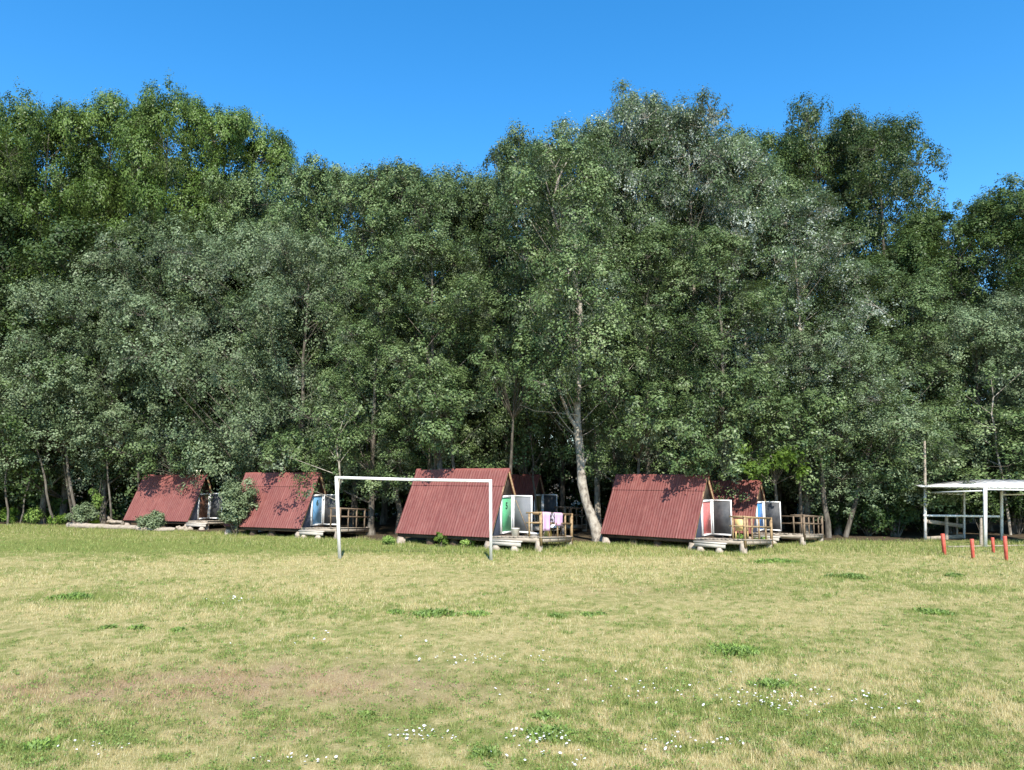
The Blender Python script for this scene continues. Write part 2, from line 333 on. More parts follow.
def make_tree(seed, H, Rad, zb, prof, nl, ns, nleaf, ls, lr, sr, leafm, barkm='bark', r0=.2, spread=1.0, plume=0.0, path=None, limbs=True, flat=.9, lean=.5, thin=1.0, extra=None):
    global rng
    r = np.random.default_rng(seed); rng = r
    zs = np.linspace(0, H * .93, 12)
    if path is None:
        wx = np.cumsum(r.normal(0, lean * .12, 12)) * (zs / H); wy = np.cumsum(r.normal(0, lean * .12, 12)) * (zs / H)
        P = np.stack([wx, wy, zs], 1)
    else: P = np.asarray(path, float)
    tz = P[:, 2]; rad = r0 * (1 - .88 * (tz / H)) + r0 * .75 * np.exp(-tz / .45)
    fr = np.linspace(0, 1, 26); zz = np.concatenate([[0, .12, .3, .6], np.linspace(1, tz[-1], 24)])
    PP = np.stack([np.interp(zz, tz, P[:, 0]), np.interp(zz, tz, P[:, 1]), zz - .05], 1)
    RR = r0 * (1 - .9 * zz / H) + r0 * .8 * np.exp(-zz / .35)
    g = G(); g.tube(PP, RR, 10, .06)
    t = r.random(nl) ** .92; t[: max(3, nl // 14)] = r.uniform(.9, 1, max(3, nl // 14))
    z = zb + (H - zb) * t
    pr = np.interp(t, *PROF[prof]) * Rad
    phi = np.arange(nl) * 2.39996 + r.normal(0, .5, nl)
    sec = 1 + .28 * np.sin(phi * 2 + seed) + .18 * np.sin(phi * 3 + seed * 1.7 + t * 5)     # uneven outline
    rho = np.sqrt(r.uniform(.12, 1, nl)) * pr * sec
    C = np.stack([np.interp(z, tz, P[:, 0]) + rho * np.cos(phi), np.interp(z, tz, P[:, 1]) + rho * np.sin(phi), z], 1)
    LR = lr * r.uniform(.6, 1.35, nl) * (1.1 - .4 * t); C[:, 2] = np.minimum(C[:, 2], H - LR * r.uniform(.75, 1.1, nl))
    if plume: C[:, 2] += plume * r.uniform(-1, 1, nl)
    if extra is not None: C[:len(extra)] = extra; LR[:len(extra)] = .95; z = C[:, 2]; rho = np.hypot(C[:, 0], C[:, 1])
    if limbs:
        for i in range(0 if extra is None else len(extra), nl):
            if i % 2 and nl > 30: continue
            za = max(C[i, 2] - rho[i] * r.uniform(.7, 1.2) - .3, zb * .75); za = min(za, tz[-1])
            a = np.array([np.interp(za, tz, P[:, 0]), np.interp(za, tz, P[:, 1]), za]); bq = C[i]
            md = (a + bq) / 2 + r.normal(0, .12, 3) * rho[i] * .4 + np.array([0, 0, -.08 * rho[i]])
            rb = max(.018, r0 * .42 * (1 - za / H) * r.uniform(.6, 1.1) * thin)
            tt = np.linspace(0, 1, 6)[:, None]; Q = (1 - tt) ** 2 * a + 2 * tt * (1 - tt) * md + tt ** 2 * bq
            g.tube(Q, np.linspace(rb, .012, 6), 5, 0, False)
    S, LP, LN, v = crown_points(C, LR, ns, nleaf, sr, r, flat)
    if limbs:
        for i in range(0, nl, 2):
            for j in range(0, ns, 3):
                g.tube([C[i], (C[i] + S[i, j]) / 2 + r.normal(0, .05, 3), S[i, j]], [.014, .010, .005], 3, 0, False)
    keep = LP[:, 2] > .15
    LV, LF, lv = leaves(LP[keep], LN[keep], ls, r, v=v[keep])
    tm = npmesh('trunk', np.vstack(g.V), np.vstack(g.F), True); tm.materials.append(M[barkm])
    cm = npmesh('crown', LV, LF, False, {'v': ('FACE', lv)}); cm.materials.append(M[leafm])
    return dict(trunk=tm, crown=cm, H=H, R=Rad)
PT = {
 'poplar': [make_tree(s, 20, 3.9, 3.0, 'poplar', 92, 20, 42, .125, 1.35, .38, 'poplar', 'bark', .2, plume=.4) for s in (11, 12, 13)],
 'silver': [make_tree(s, 20, 3.7, 3.4, 'poplar', 95, 20, 40, .125, 1.25, .38, 'silver', 'pale_bark', .2, plume=.4) for s in (21, 22)],
 'willow': [make_tree(s, 15, 4.2, 2.6, 'broad', 70, 22, 42, .118, 1.55, .40, 'willow', 'bark', .17) for s in (31, 32)],
 'broad':  [make_tree(s, 22, 5.0, 4, 'broad', 64, 26, 56, .14, 1.85, .48, 'broad', 'bark', .28) for s in (41, 42)],
 'oak':    [make_tree(s, 22, 4.8, 4, 'broad', 66, 26, 56, .14, 1.85, .48, 'oak', 'bark', .28) for s in (51, 52)],
 'young':  [make_tree(s, 8, 2.3, 1.6, 'broad', 46, 11, 34, .13, .85, .36, 'poplar', 'bark', .09) for s in (61, 62)],
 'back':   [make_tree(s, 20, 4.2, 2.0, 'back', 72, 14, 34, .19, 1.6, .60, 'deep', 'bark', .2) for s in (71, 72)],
}
def plant_tree(kind, variant, x, y, H, wR, rz, label, cat='tree', group=None, name=None):
    p = PT[kind][variant % len(PT[kind])]
    o = empty(name or 'tree', (x, y, 0), rz); s = H / p['H']; sx = wR / p['R']; o.scale = (sx, sx, s)
    tag(o, label, cat, group)
    link('trunk', p['trunk'], None, o); link('crown', p['crown'], None, o)
    return o
def skyline(px, D, py): return at(px, py, D)[2]
# kind, variant, px, distance, top py, crown radius, label
TREES = [
 ('broad', 0, -60, 52, 90, 5.2, 'tall bright green broadleaf tree cut off by the left edge of the photo', 'broadleaf_tree'),
 ('broad', 1, 20, 50, 92, 4.6, 'tall bright green tree with rounded tufts in the upper left corner of the wood', 'broadleaf_tree'),
 ('broad', 0, 88, 53, 92, 4.4, 'second tall bright green broadleaf tree from the left edge', 'broadleaf_tree'),
 ('broad', 1, 145, 50, 80, 4.4, 'bright green broadleaf tree that makes the highest peak of the left skyline', 'broadleaf_tree'),
 ('broad', 0, 205, 51, 96, 4.2, 'bright green broadleaf tree just right of the left skyline peak', 'broadleaf_tree'),
 ('broad', 1, 255, 53, 128, 3.5, 'last bright green tree where the left skyline steps down to the right', 'broadleaf_tree'),
 ('willow', 0, -30, 45, 275, 5.0, 'low grey green tree at the far left edge with thin trunks below', 'grey_leaved_tree'),
 ('willow', 1, 45, 44.5, 285, 4.2, 'low grey green tree above the bare thin trunks at the left', 'grey_leaved_tree'),
 ('willow', 0, 105, 45, 250, 4.2, 'grey green mounded tree behind the weeds and the pale log', 'grey_leaved_tree'),
 ('poplar', 0, 150, 47, 205, 4.0, 'dull green tree rising behind the leftmost red cabin', 'poplar_tree'),
 ('willow', 1, 190, 45, 235, 4.6, 'grey green tree hanging over the roof of the leftmost red cabin', 'grey_leaved_tree'),
 ('willow', 0, 250, 42, 215, 4.6, 'pale grey green tree between the leftmost and the second red cabin', 'grey_leaved_tree'),
 ('poplar', 1, 235, 48, 170, 3.8, 'grey green tree in front of the right end of the bright green crowns', 'poplar_tree'),
 ('poplar', 2, 312, 45, 155, 3.6, 'dull green poplar making a small peak right of the bright green trees', 'poplar_tree'),
 ('willow', 1, 300, 39.5, 240, 4.0, 'grey green tree hanging over the second red cabin from the left', 'grey_leaved_tree'),
 ('poplar', 0, 355, 42, 168, 3.8, 'grey green poplar above the left goal post', 'poplar_tree'),
 ('poplar', 1, 412, 41, 166, 3.8, 'grey green poplar above the middle of the goal crossbar', 'poplar_tree'),
 ('poplar', 2, 372, 36, 262, 3.0, 'lower poplar between the left goal post and the cabin with the green door', 'poplar_tree'),
 ('poplar', 2, 462, 41, 178, 3.4, 'poplar at the dip of the skyline above the cabin with the green door', 'poplar_tree'),
 ('poplar', 0, 430, 35.6, 235, 3.3, 'poplar standing right behind the cabin with the green door', 'poplar_tree'),
 ('poplar', 1, 525, 39, 126, 3.2, 'slim poplar whose pointed top stands left of the highest poplars', 'poplar_tree'),
 ('silver', 0, 597, 38.5, 108, 3.1, 'poplar with white tipped top left of the highest poplar', 'poplar_tree'),
 ('silver', 1, 655, 39, 84, 3.1, 'highest poplar with silvery tips near the middle right of the skyline', 'poplar_tree'),
 ('poplar', 1, 626, 41, 118, 3.2, 'poplar filling the gap between the two silver tipped tops', 'poplar_tree'),
 ('poplar', 2, 680, 41, 104, 3.2, 'poplar behind and between the highest and the next silvery poplar', 'poplar_tree'),
 ('poplar', 0, 728, 40.5, 128, 3.2, 'poplar behind the gap right of the tall silvery poplars', 'poplar_tree'),
 ('poplar', 0, 562, 41, 142, 3.2, 'poplar in the notch between the slim pointed top and the white tipped top', 'poplar_tree'),
 ('poplar', 1, 490, 43, 165, 3.4, 'poplar at the foot of the slope of the skyline left of the slim pointed top', 'poplar_tree'),
 ('poplar', 2, 385, 44, 160, 3.6, 'poplar behind the two grey green poplars over the crossbar', 'poplar_tree'),
 ('poplar', 1, 437, 44, 163, 3.6, 'poplar behind the dip of the skyline over the goal', 'poplar_tree'),
 ('poplar', 0, 332, 46, 160, 3.6, 'poplar behind the trees above the left goal post', 'poplar_tree'),
 ('poplar', 0, 778, 40, 165, 3.2, 'poplar behind the silver leaved trees above the rear cabin', 'poplar_tree'),
 ('silver', 0, 700, 38, 97, 3.2, 'tall poplar with silvery leaves just right of the highest one', 'poplar_tree'),
 ('silver', 1, 752, 37.5, 130, 3.2, 'silver leaved poplar above the red cabin with the pink door', 'poplar_tree'),
 ('silver', 0, 806, 37, 190, 3.2, 'silver flecked poplar stepping down right of the cabins', 'poplar_tree'),
 ('poplar', 2, 648, 35, 215, 3.3, 'dense green poplar over the left end of the pink door cabin', 'poplar_tree'),
 ('poplar', 0, 725, 34.6, 235, 3.2, 'dense green poplar over the right end of the pink door cabin', 'poplar_tree'),
 ('oak', 1, 785, 52, 126, 4.6, 'dark green broadleaf tree showing behind the silver leaved poplars', 'broadleaf_tree'),
 ('oak', 0, 836, 53, 108, 4.6, 'dark broadleaf tree that makes the left peak of the right skyline group', 'broadleaf_tree'),
 ('oak', 1, 900, 51, 116, 4.6, 'dark broadleaf tree with sky gaps that makes the right peak of the skyline group', 'broadleaf_tree'),
 ('oak', 1, 868, 54, 120, 4.6, 'dark broadleaf tree in the notch between the two peaks of the right skyline group', 'broadleaf_tree'),
 ('poplar', 1, 868, 38, 262, 3.6, 'green tree behind the railing of the rear cabin on the right', 'poplar_tree'),
 ('willow', 0, 835, 36, 330, 3.2, 'low spreading green tree right of the last cabin deck', 'leafy_tree'),
 ('oak', 0, 965, 45, 188, 4.4, 'dull green tree behind the white frame shelter', 'broadleaf_tree'),
 ('poplar', 2, 925, 40, 275, 3.6, 'green tree above the wooden pole of the white shelter', 'poplar_tree'),
 ('oak', 0, 1050, 44, 160, 4.6, 'tall dull green tree cut off by the right edge of the photo', 'broadleaf_tree'),
 ('willow', 1, 985, 38.5, 300, 3.6, 'lower grey green tree hanging behind the shelter roof', 'leafy_tree'),
 ('willow', 0, 1055, 38, 290, 3.8, 'low green tree at the right edge beyond the shelter', 'leafy_tree'),
 ('young', 0, 890, 35.2, 400, 2.4, 'young green tree in the dark gap left of the white shelter', 'young_tree'),
 ('young', 1, 945, 37, 415, 2.4, 'young bushy tree seen through the white shelter frame', 'young_tree'),
 ('young', 0, 1010, 36.5, 405, 2.6, 'young bushy tree behind the front right post of the shelter', 'young_tree'),
 ('young', 1, 1075, 36, 400, 2.6, 'young tree just outside the right edge of the shelter', 'young_tree'),
]
rr = random.Random(3)
for k, va, px, D, py, rad_, lab, nm in TREES:
    p = at(px, 480, D)
    plant_tree(k, va, p[0], D, skyline(px, D, py + (14 if py < 230 else 4) + (14 if px > 930 and py < 230 else 0)), rad_, rr.uniform(0, 6.28), lab, 'tree', name=nm)
# the wood behind: rows of tall trees nobody can tell apart in the shade
SKX = [-400, 0, 45, 100, 140, 205, 250, 280, 310, 360, 430, 490, 525, 570, 600, 645, 720, 780, 830, 870, 900, 930, 950, 970, 1000, 1024, 1400]
SKY = [100, 95, 100, 95, 83, 98, 122, 150, 160, 172, 172, 172, 130, 145, 112, 92, 118, 180, 215, 235, 240, 225, 205, 195, 212, 172, 170]
r = random.Random(9)
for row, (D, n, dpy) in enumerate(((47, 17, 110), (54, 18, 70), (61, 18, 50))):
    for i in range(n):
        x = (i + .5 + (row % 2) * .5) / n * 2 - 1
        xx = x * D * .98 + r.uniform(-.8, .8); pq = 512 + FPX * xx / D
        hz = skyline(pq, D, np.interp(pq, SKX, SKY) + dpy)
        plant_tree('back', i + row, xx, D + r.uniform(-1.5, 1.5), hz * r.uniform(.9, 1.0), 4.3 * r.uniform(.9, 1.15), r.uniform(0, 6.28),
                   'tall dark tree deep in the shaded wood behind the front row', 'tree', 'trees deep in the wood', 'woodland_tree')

SHRUBS = []
# hero tree with the pale leaning trunk
def P3(px, py, D): return at(px, py, D)
D0 = 31.2
base = ground(600, 541); D0 = base[1]
hp = [(600, 541), (594, 522), (586, 500), (582, 480), (582, 462), (579, 435), (578, 405), (580, 370), (579, 335), (583, 305), (574, 265), (560, 225), (553, 200), (560, 165), (575, 140)]
P = np.array([P3(a, b_, D0) - np.array([base[0], D0, 0]) for a, b_ in hp]); P[:, 1] += np.linspace(0, 1.2, len(P)); P[0, 2] = 0
hero = empty('poplar_tree', (base[0], D0, 0)); tag(hero, 'leaning poplar with a pale bare mottled trunk left of the pink door cabin', 'tree')
pr = make_tree(81, P[-1, 2] + .3, 3.5, 6.0, 'column', 120, 16, 38, .118, 1.1, .38, 'poplar', 'pale_bark', .225, path=P, plume=.3, thin=.4,
  extra=np.array([P3(a, b_, d) - np.array([base[0], D0, 0]) for a, b_, d in ((603, 345, 29.6), (562, 335, 29.8), (590, 305, 29.4), (622, 322, 29.8), (556, 290, 29.6), (600, 268, 29.4), (572, 250, 29.4), (612, 388, 30.2), (578, 225, 29.5), (584, 345, 29.9), (545, 385, 30.6), (590, 370, 30.1))]))
link('trunk', pr['trunk'], None, hero); link('crown', pr['crown'], None, hero)
for pts, r1, r2 in (([(577, 428), (570, 418), (561, 396), (556, 375)], .10, .05), ([(583, 465), (587, 458), (590, 452)], .07, .03), ([(578, 415), (560, 413), (535, 411), (520, 405)], .035, .012), ([(554, 205), (548, 190), (545, 178)], .05, .02)):
    Q = np.array([P3(a, b_, D0 + .3) - np.array([base[0], D0, 0]) for a, b_ in pts]); G().tube(Q, np.linspace(r1, r2, len(Q)), 7, .05).build('branch', M['pale_bark'], hero, True)

# slim bare trunks seen standing in the dark edge of the wood: each a slim tree with a sparse crown
SL = [(80, 519, 62, 440, .09), (56, 521, 38, 450, .07), (8, 522, 2, 455, .06), (112, 516, 108, 452, .06), (398, 512, 408, 425, .16),
      (338, 530, 337, 440, .07), (372, 515, 366, 430, .08), (446, 512, 434, 415, .16), (640, 512, 646, 430, .07), (828, 528, 822, 460, .14), (845, 530, 862, 470, .12),
      (1008, 505, 997, 425, .07), (540, 512, 532, 440, .06), (20, 520, 30, 460, .05), (610, 505, 616, 425, .08)]
LBL = ['slim trunk leaning left behind the weeds at the far left', 'thin leaning trunk between the left edge and the weeds', 'thin trunk at the very left edge of the wood', 'thin upright trunk rising just left of the pale log',
       'dark curved trunk behind the goal, left of the green door cabin', 'slender pale trunk rising just behind the left goal post', 'slim trunk seen under the goal crossbar', 'thick grey trunk rising over the roof of the green door cabin',
       'slim trunk in the shade left of the pink door cabin', 'forked dark trunk behind the last deck, left one', 'dark trunk leaning right behind the last deck', 'bare pale trunk above the shelter roof near the right edge',
       'thin trunk behind the deck with the pink towels', 'very thin trunk beside the leftmost thin trunk', 'thin dim trunk just right of the pale leaning trunk']
for i, ((x0, y0, x1, y1, rad_), lab) in enumerate(zip(SL, LBL)):
    D = {0: 43, 1: 42.5, 2: 42.5, 3: 43.5, 4: 36.5, 5: 33.5, 6: 38, 7: 33.8, 8: 36, 9: 34.3, 10: 34.6, 11: 36, 12: 37, 13: 43, 14: 37}[i]
    a = at(x0, y0, D); bq = at(x1, y1, D); top = bq + (bq - a) * ({5: .02, 11: .35}.get(i, .7)); a = np.array([a[0] , D, 0.0])
    n = 9; tt = np.linspace(0, 1, n)[:, None]; Q = a * (1 - tt) + top * tt
    r8 = np.random.default_rng(100 + i); Q[1:-1] += np.cumsum(r8.normal(0, .05, (n - 2, 3)), 0) * np.array([1, 1, 0])
    if i == 4: Q[2:5, 0] -= .35
    o = empty('slim_tree', (a[0], D, 0)); tag(o, lab, 'tree'); Q = Q - np.array([a[0], D, 0])
    rng = r8; g = G(); g.tube(Q, np.linspace(rad_, rad_ * .45, n), 8, .05)
    C = np.vstack([Q[5:] + r8.normal(0, .5, (n - 5, 3)), Q[5:] + r8.normal(0, .9, (n - 5, 3)), Q[6:] + r8.normal(0, .9, (n - 6, 3))])
    for c in C:
        q5 = Q[np.argmin(np.abs(Q[:, 2] - (c[2] - .7)))]; g.tube([q5, (q5 + c) / 2, c], [.022, .013, .006], 4, 0, False)
    g.build('trunk', M['pale_bark' if i in (5, 11) else 'bark'], o, True)
    S, LP, LN, v = crown_points(C, np.full(len(C), .7), 8, 26, .33, r8)
    LV, LF, lv = leaves(LP, LN, .13, r8, v=v); link('crown', npmesh('crown', LV, LF, False, {'v': ('FACE', lv)}), M['poplar'], o)

# shrubs closing the foot of the wood on the right
for i, (px, D, w_, h_, lab) in enumerate(((838, 35.5, 2.2, 2.0, 'shaded shrub just right of the last deck'), (868, 34.6, 2.4, 2.4, 'shaded shrub midway between the last deck and the shelter'), (897, 34.2, 2.3, 2.8, 'shaded shrub left of the shelter corner post'),
        (925, 35.4, 2.4, 3.0, 'shaded shrub behind the weathered pole of the shelter'), (952, 36.0, 2.4, 2.4, 'shaded shrub seen through the left bay of the shelter'), (983, 35.6, 2.6, 2.8, 'shaded shrub behind the front post of the shelter'), (1018, 35.4, 2.6, 2.8, 'shaded shrub at the right edge behind the shelter'), (1052, 35.6, 2.6, 2.8, 'shaded shrub just beyond the right edge'))):
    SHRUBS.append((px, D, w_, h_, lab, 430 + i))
# low hanging boughs that reach out of the wall of leaves
def bough_tree(px, py, D, w_, h_, nl, mk, lab, seed, root=None, nm='leafy_tree', ls=.13):
    r8 = np.random.default_rng(seed); global rng; rng = r8
    c0 = at(px, py, D); gx, gy = root if root else (c0[0] + .4, D + 1.6)
    o = empty(nm, (gx, gy, 0)); tag(o, lab, 'tree')
    C = c0 + r8.uniform(-1, 1, (nl, 3)) * np.array([w_, .7, h_]) - np.array([gx, gy, 0])
    g = G(); n = 7; tt = np.linspace(0, 1, n)[:, None]; top = C.mean(0) + np.array([0, 0, .3])
    Q = np.array([0, 0, 0.]) * (1 - tt) + top * tt; Q[1:-1, :2] *= .6; g.tube(Q, np.linspace(.10, .035, n), 7, .05)
    for c in C: g.tube([Q[4], (Q[4] + c) / 2 + [0, 0, .1], c], [.03, .018, .008], 4, 0, False)
    g.build('trunk', M['bark'], o, True)
    S, LP, LN, v = crown_points(C, r8.uniform(.35, .65, nl) * (.7 if mk == 'lime' else 1), 10, 26 if mk != 'lime' else 16, .26, r8)
    LV, LF, lv = leaves(LP, LN, ls, r8, v=v); link('crown', npmesh('crown', LV, LF, False, {'v': ('FACE', lv)}), M[mk], o)
bough_tree(437, 402, 31.5, 1.3, .7, 16, 'poplar', 'leafy tree hanging low over the roof of the green door cabin', 201, (-2.3, 34.0))
bough_tree(436, 436, 31.2, .5, .6, 7, 'poplar', 'small leafy spray hanging below the low tree over the green door cabin', 202, (-3.6, 33.8))
bough_tree(512, 360, 32, 1.6, 1.2, 18, 'poplar', 'leafy tree left of the pale leaning trunk', 203, (-.2, 35))
bough_tree(778, 462, 32.3, 1.9, .6, 10, 'lime', 'bright green sunlit maple bough over the rear cabin on the right', 204, (12.0, 33.8), ls=.17)
bough_tree(700, 450, 29.8, 1.4, .9, 18, 'poplar', 'dense leafy tree hanging over the ridge of the pink door cabin', 205, (8.6, 33.0))
bough_tree(640, 425, 30.8, 1.0, 1.0, 12, 'poplar', 'leafy tree hanging left of the pink door cabin ridge', 206, (5.6, 33.8))
bough_tree(292, 450, 36.0, 1.3, .7, 16, 'poplar', 'leafy tree hanging over the ridge of the second cabin from the left', 207, (-10.6, 38.2))
bough_tree(164, 460, 40.6, 1.5, .7, 16, 'poplar', 'leafy tree hanging over the ridge of the leftmost cabin', 208, (-18.3, 42.8))
bough_tree(210, 455, 41, 1.7, .9, 16, 'willow', 'grey leafy tree between the two left cabins', 209, (-16.2, 43.5))
bough_tree(120, 430, 42.5, 2.2, 1.2, 20, 'willow', 'grey green drooping tree over the thin trunks and weeds', 210, (-22.0, 44.6))
bough_tree(40, 425, 42.0, 2.6, 1.2, 24, 'willow', 'grey green drooping tree near the left edge', 211, (-26.0, 44.6))
bough_tree(800, 425, 33.0, 1.9, 1.3, 24, 'poplar', 'green tree over the rear cabin with the blue door', 212, (13.6, 35.4))
bough_tree(720, 400, 31.5, 1.6, 1.1, 20, 'poplar', 'green tree above the right end of the pink door cabin, behind its hanging leaves', 213, (9.9, 35.2))

# undergrowth that closes the wood low down
r8 = np.random.default_rng(77)
n = 900; x = r8.uniform(-46, 46, n); y = r8.uniform(46, 58, n); C = np.stack([x, y, r8.uniform(.2, 4.2, n)], 1)
S, LP, LN, v = crown_points(C, r8.uniform(.7, 1.5, n), 9, 16, .5, r8)
LV, LF, lv = leaves(LP, LN, .34, r8, v=v)
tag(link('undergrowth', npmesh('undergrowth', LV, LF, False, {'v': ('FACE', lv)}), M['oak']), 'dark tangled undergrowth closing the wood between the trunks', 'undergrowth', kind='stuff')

# little broad leaved herbs and clover everywhere in the turf
r8 = np.random.default_rng(93); n = 15000; D = 1 / (1 / 34 + r8.random(n) * (1 / 6 - 1 / 34)); x = (r8.random(n) * 2 - 1) * .8 * D; gg, _, _ = fields(x, D)
k = r8.random(n) < np.clip(gg * 1.5 - .35, .03, 1); x, D = x[k], D[k]; n = len(x); q = 9
P = np.stack([x, D, np.full(n, .02)], 1)[:, None, :] + r8.normal(0, 1, (n, q, 3)) * (r8.uniform(.015, .05, (n, 1, 1)) * np.array([1, 1, .35]) * (1 + .015 * D)[:, None, None])
P[..., 2] = np.abs(P[..., 2]) + .012; N = r8.normal(0, .5, P.shape) + np.array([0, -.2, .8])
LV, LF, lv = leaves(P.reshape(-1, 3), N.reshape(-1, 3), 1.0, r8, .5); c_ = P.reshape(-1, 3).repeat(4, 0); LV = c_ + (LV - c_) * (.020 + .0011 * c_[:, 1:2])
tag(link('clover', npmesh('clover', LV, LF, False, {'v': ('FACE', lv)}), M['weed']), 'low green clover and herbs among the dry meadow grass', 'clover', kind='stuff')

# ---------------------------------------------------------------- cabins
L_, W_, H_, Z0 = 4.26, 2.60, 2.39, .39
def corrugated(nseg_u, near, Lr, Wr, Hr, z0, seamrows, course, off):
    """one roof side between eave and ridge as overlapping corrugated sheets"""
    nu = int(Lr / .019); u = np.linspace(-Lr / 2, Lr / 2, nu + 1); g = G()
    th = math.atan2(Hr, Wr / 2); nrm = np.array([0, -math.sin(th), math.cos(th)]) if near else np.array([0, math.sin(th), math.cos(th)])
    for (s0, s1, lift) in course:
        ss = np.linspace(s0, s1, 5)
        rows = []
        for s in ss:
            y = (-1 if near else 1) * Wr / 2 * (1 - s); z = z0 + Hr * s
            ph = u / .118 * 2 * np.pi
            lf = lift + .0075 * np.sin(ph) + .006 * ((u + Lr / 2) % .86 < .06) * 1.5
            rows.append(np.stack([u, np.full_like(u, y), np.full_like(u, z)], 1) + lf[:, None] * nrm)
        V = np.vstack(rows); k = nu + 1
        i = np.arange(4)[:, None] * k + np.arange(nu)[None, :]
        F = np.stack([i, i + 1, i + k + 1, i + k], -1).reshape(-1, 4)
        g.V.append(V); g.F.append(F + g.n); g.n += len(V)
        um = np.tile((u[:-1] + u[1:]) / 2, 4); sheet = ((um + Lr / 2) // .86).astype(int); seam = (((um + Lr / 2) % .86) < .03) * off + rng.uniform(0, .28, 12)[sheet]
        rowi = np.repeat(np.arange(4), nu)
        g.a.append(seam.astype(float))
    return g
def box_child(name, c, d, m, parent, **k): return G().box(c, d, **k).build(name, m, parent)
def sag(x, y):      # the old decks sag towards their far side
    a = np.clip((x - L_ / 2) / 2.0, 0, 1.2); b = (y + W_ / 2) / W_
    return (-.05 + .06 * a) * (1 - b) + (-.19 + .03 * a) * b
def rails(root, L0, sc, dk, deck_len, wood, ends=True):
    x0, x1 = L0 / 2, L0 / 2 + deck_len; W2 = W_ / 2 * .98; top, mid = dk + .85, dk + .47
    rt = empty('railing', (0, 0, 0)); rt.parent = root
    def upright(px, py, w_, zt, nm, low=.16): G().bar((px, py, dk + sag(px, py) - low), (px, py, dk + sag(px, py) + zt), w_, w_).build(nm, wood, rt)
    for (px, py) in ((x1 - .05, -W2 + .05), (x1 - .05, W2 - .05)): upright(px, py, .085, .84, 'post', .30)
    for f in (.27, .52, .77): upright(x1 - .05, -W2 + f * 2 * W2, .05, .80, 'baluster')
    for (px, py) in ((x1 - .50, -W2 + .05), (x1 - 1.0, W2 - .05), (x0 + .25, W2 - .05)): upright(px, py, .055, .78, 'baluster', .05)
    for z in (.80, .46):
        e = dk + z
        G().bar((x1 - .05, -W2 - .03, e + sag(x1, -1.3)), (x1 - .05, W2 + .03, e + sag(x1, 1.3)), .05, .06).build('rail', wood, rt)
        G().bar((x1 - .62, -W2 + .05, e + .004 + sag(x1 - .6, -1.3)), (x1 - .09, -W2 + .05, e + .004 + sag(x1, -1.3)), .045, .055).build('rail', wood, rt)
        G().bar((x0 + .1, W2 - .05, e + .004 + sag(x0, 1.3)), (x1 - .09, W2 - .05, e + .004 + sag(x1, 1.3)), .045, .055).build('rail', wood, rt)
    return rt
def text_mesh(s, size):
    cu = bpy.data.curves.new('number', 'FONT'); cu.body = s; cu.size = size; cu.align_x = 'CENTER'; cu.align_y = 'CENTER'; cu.extrude = .004; cu.offset = .006
    o = bpy.data.objects.new('tmp', cu); COL.objects.link(o); bpy.context.view_layer.update()
    me = bpy.data.meshes.new_from_object(o.evaluated_get(bpy.context.evaluated_depsgraph_get())); bpy.data.objects.remove(o); me.name = 'number'; return me
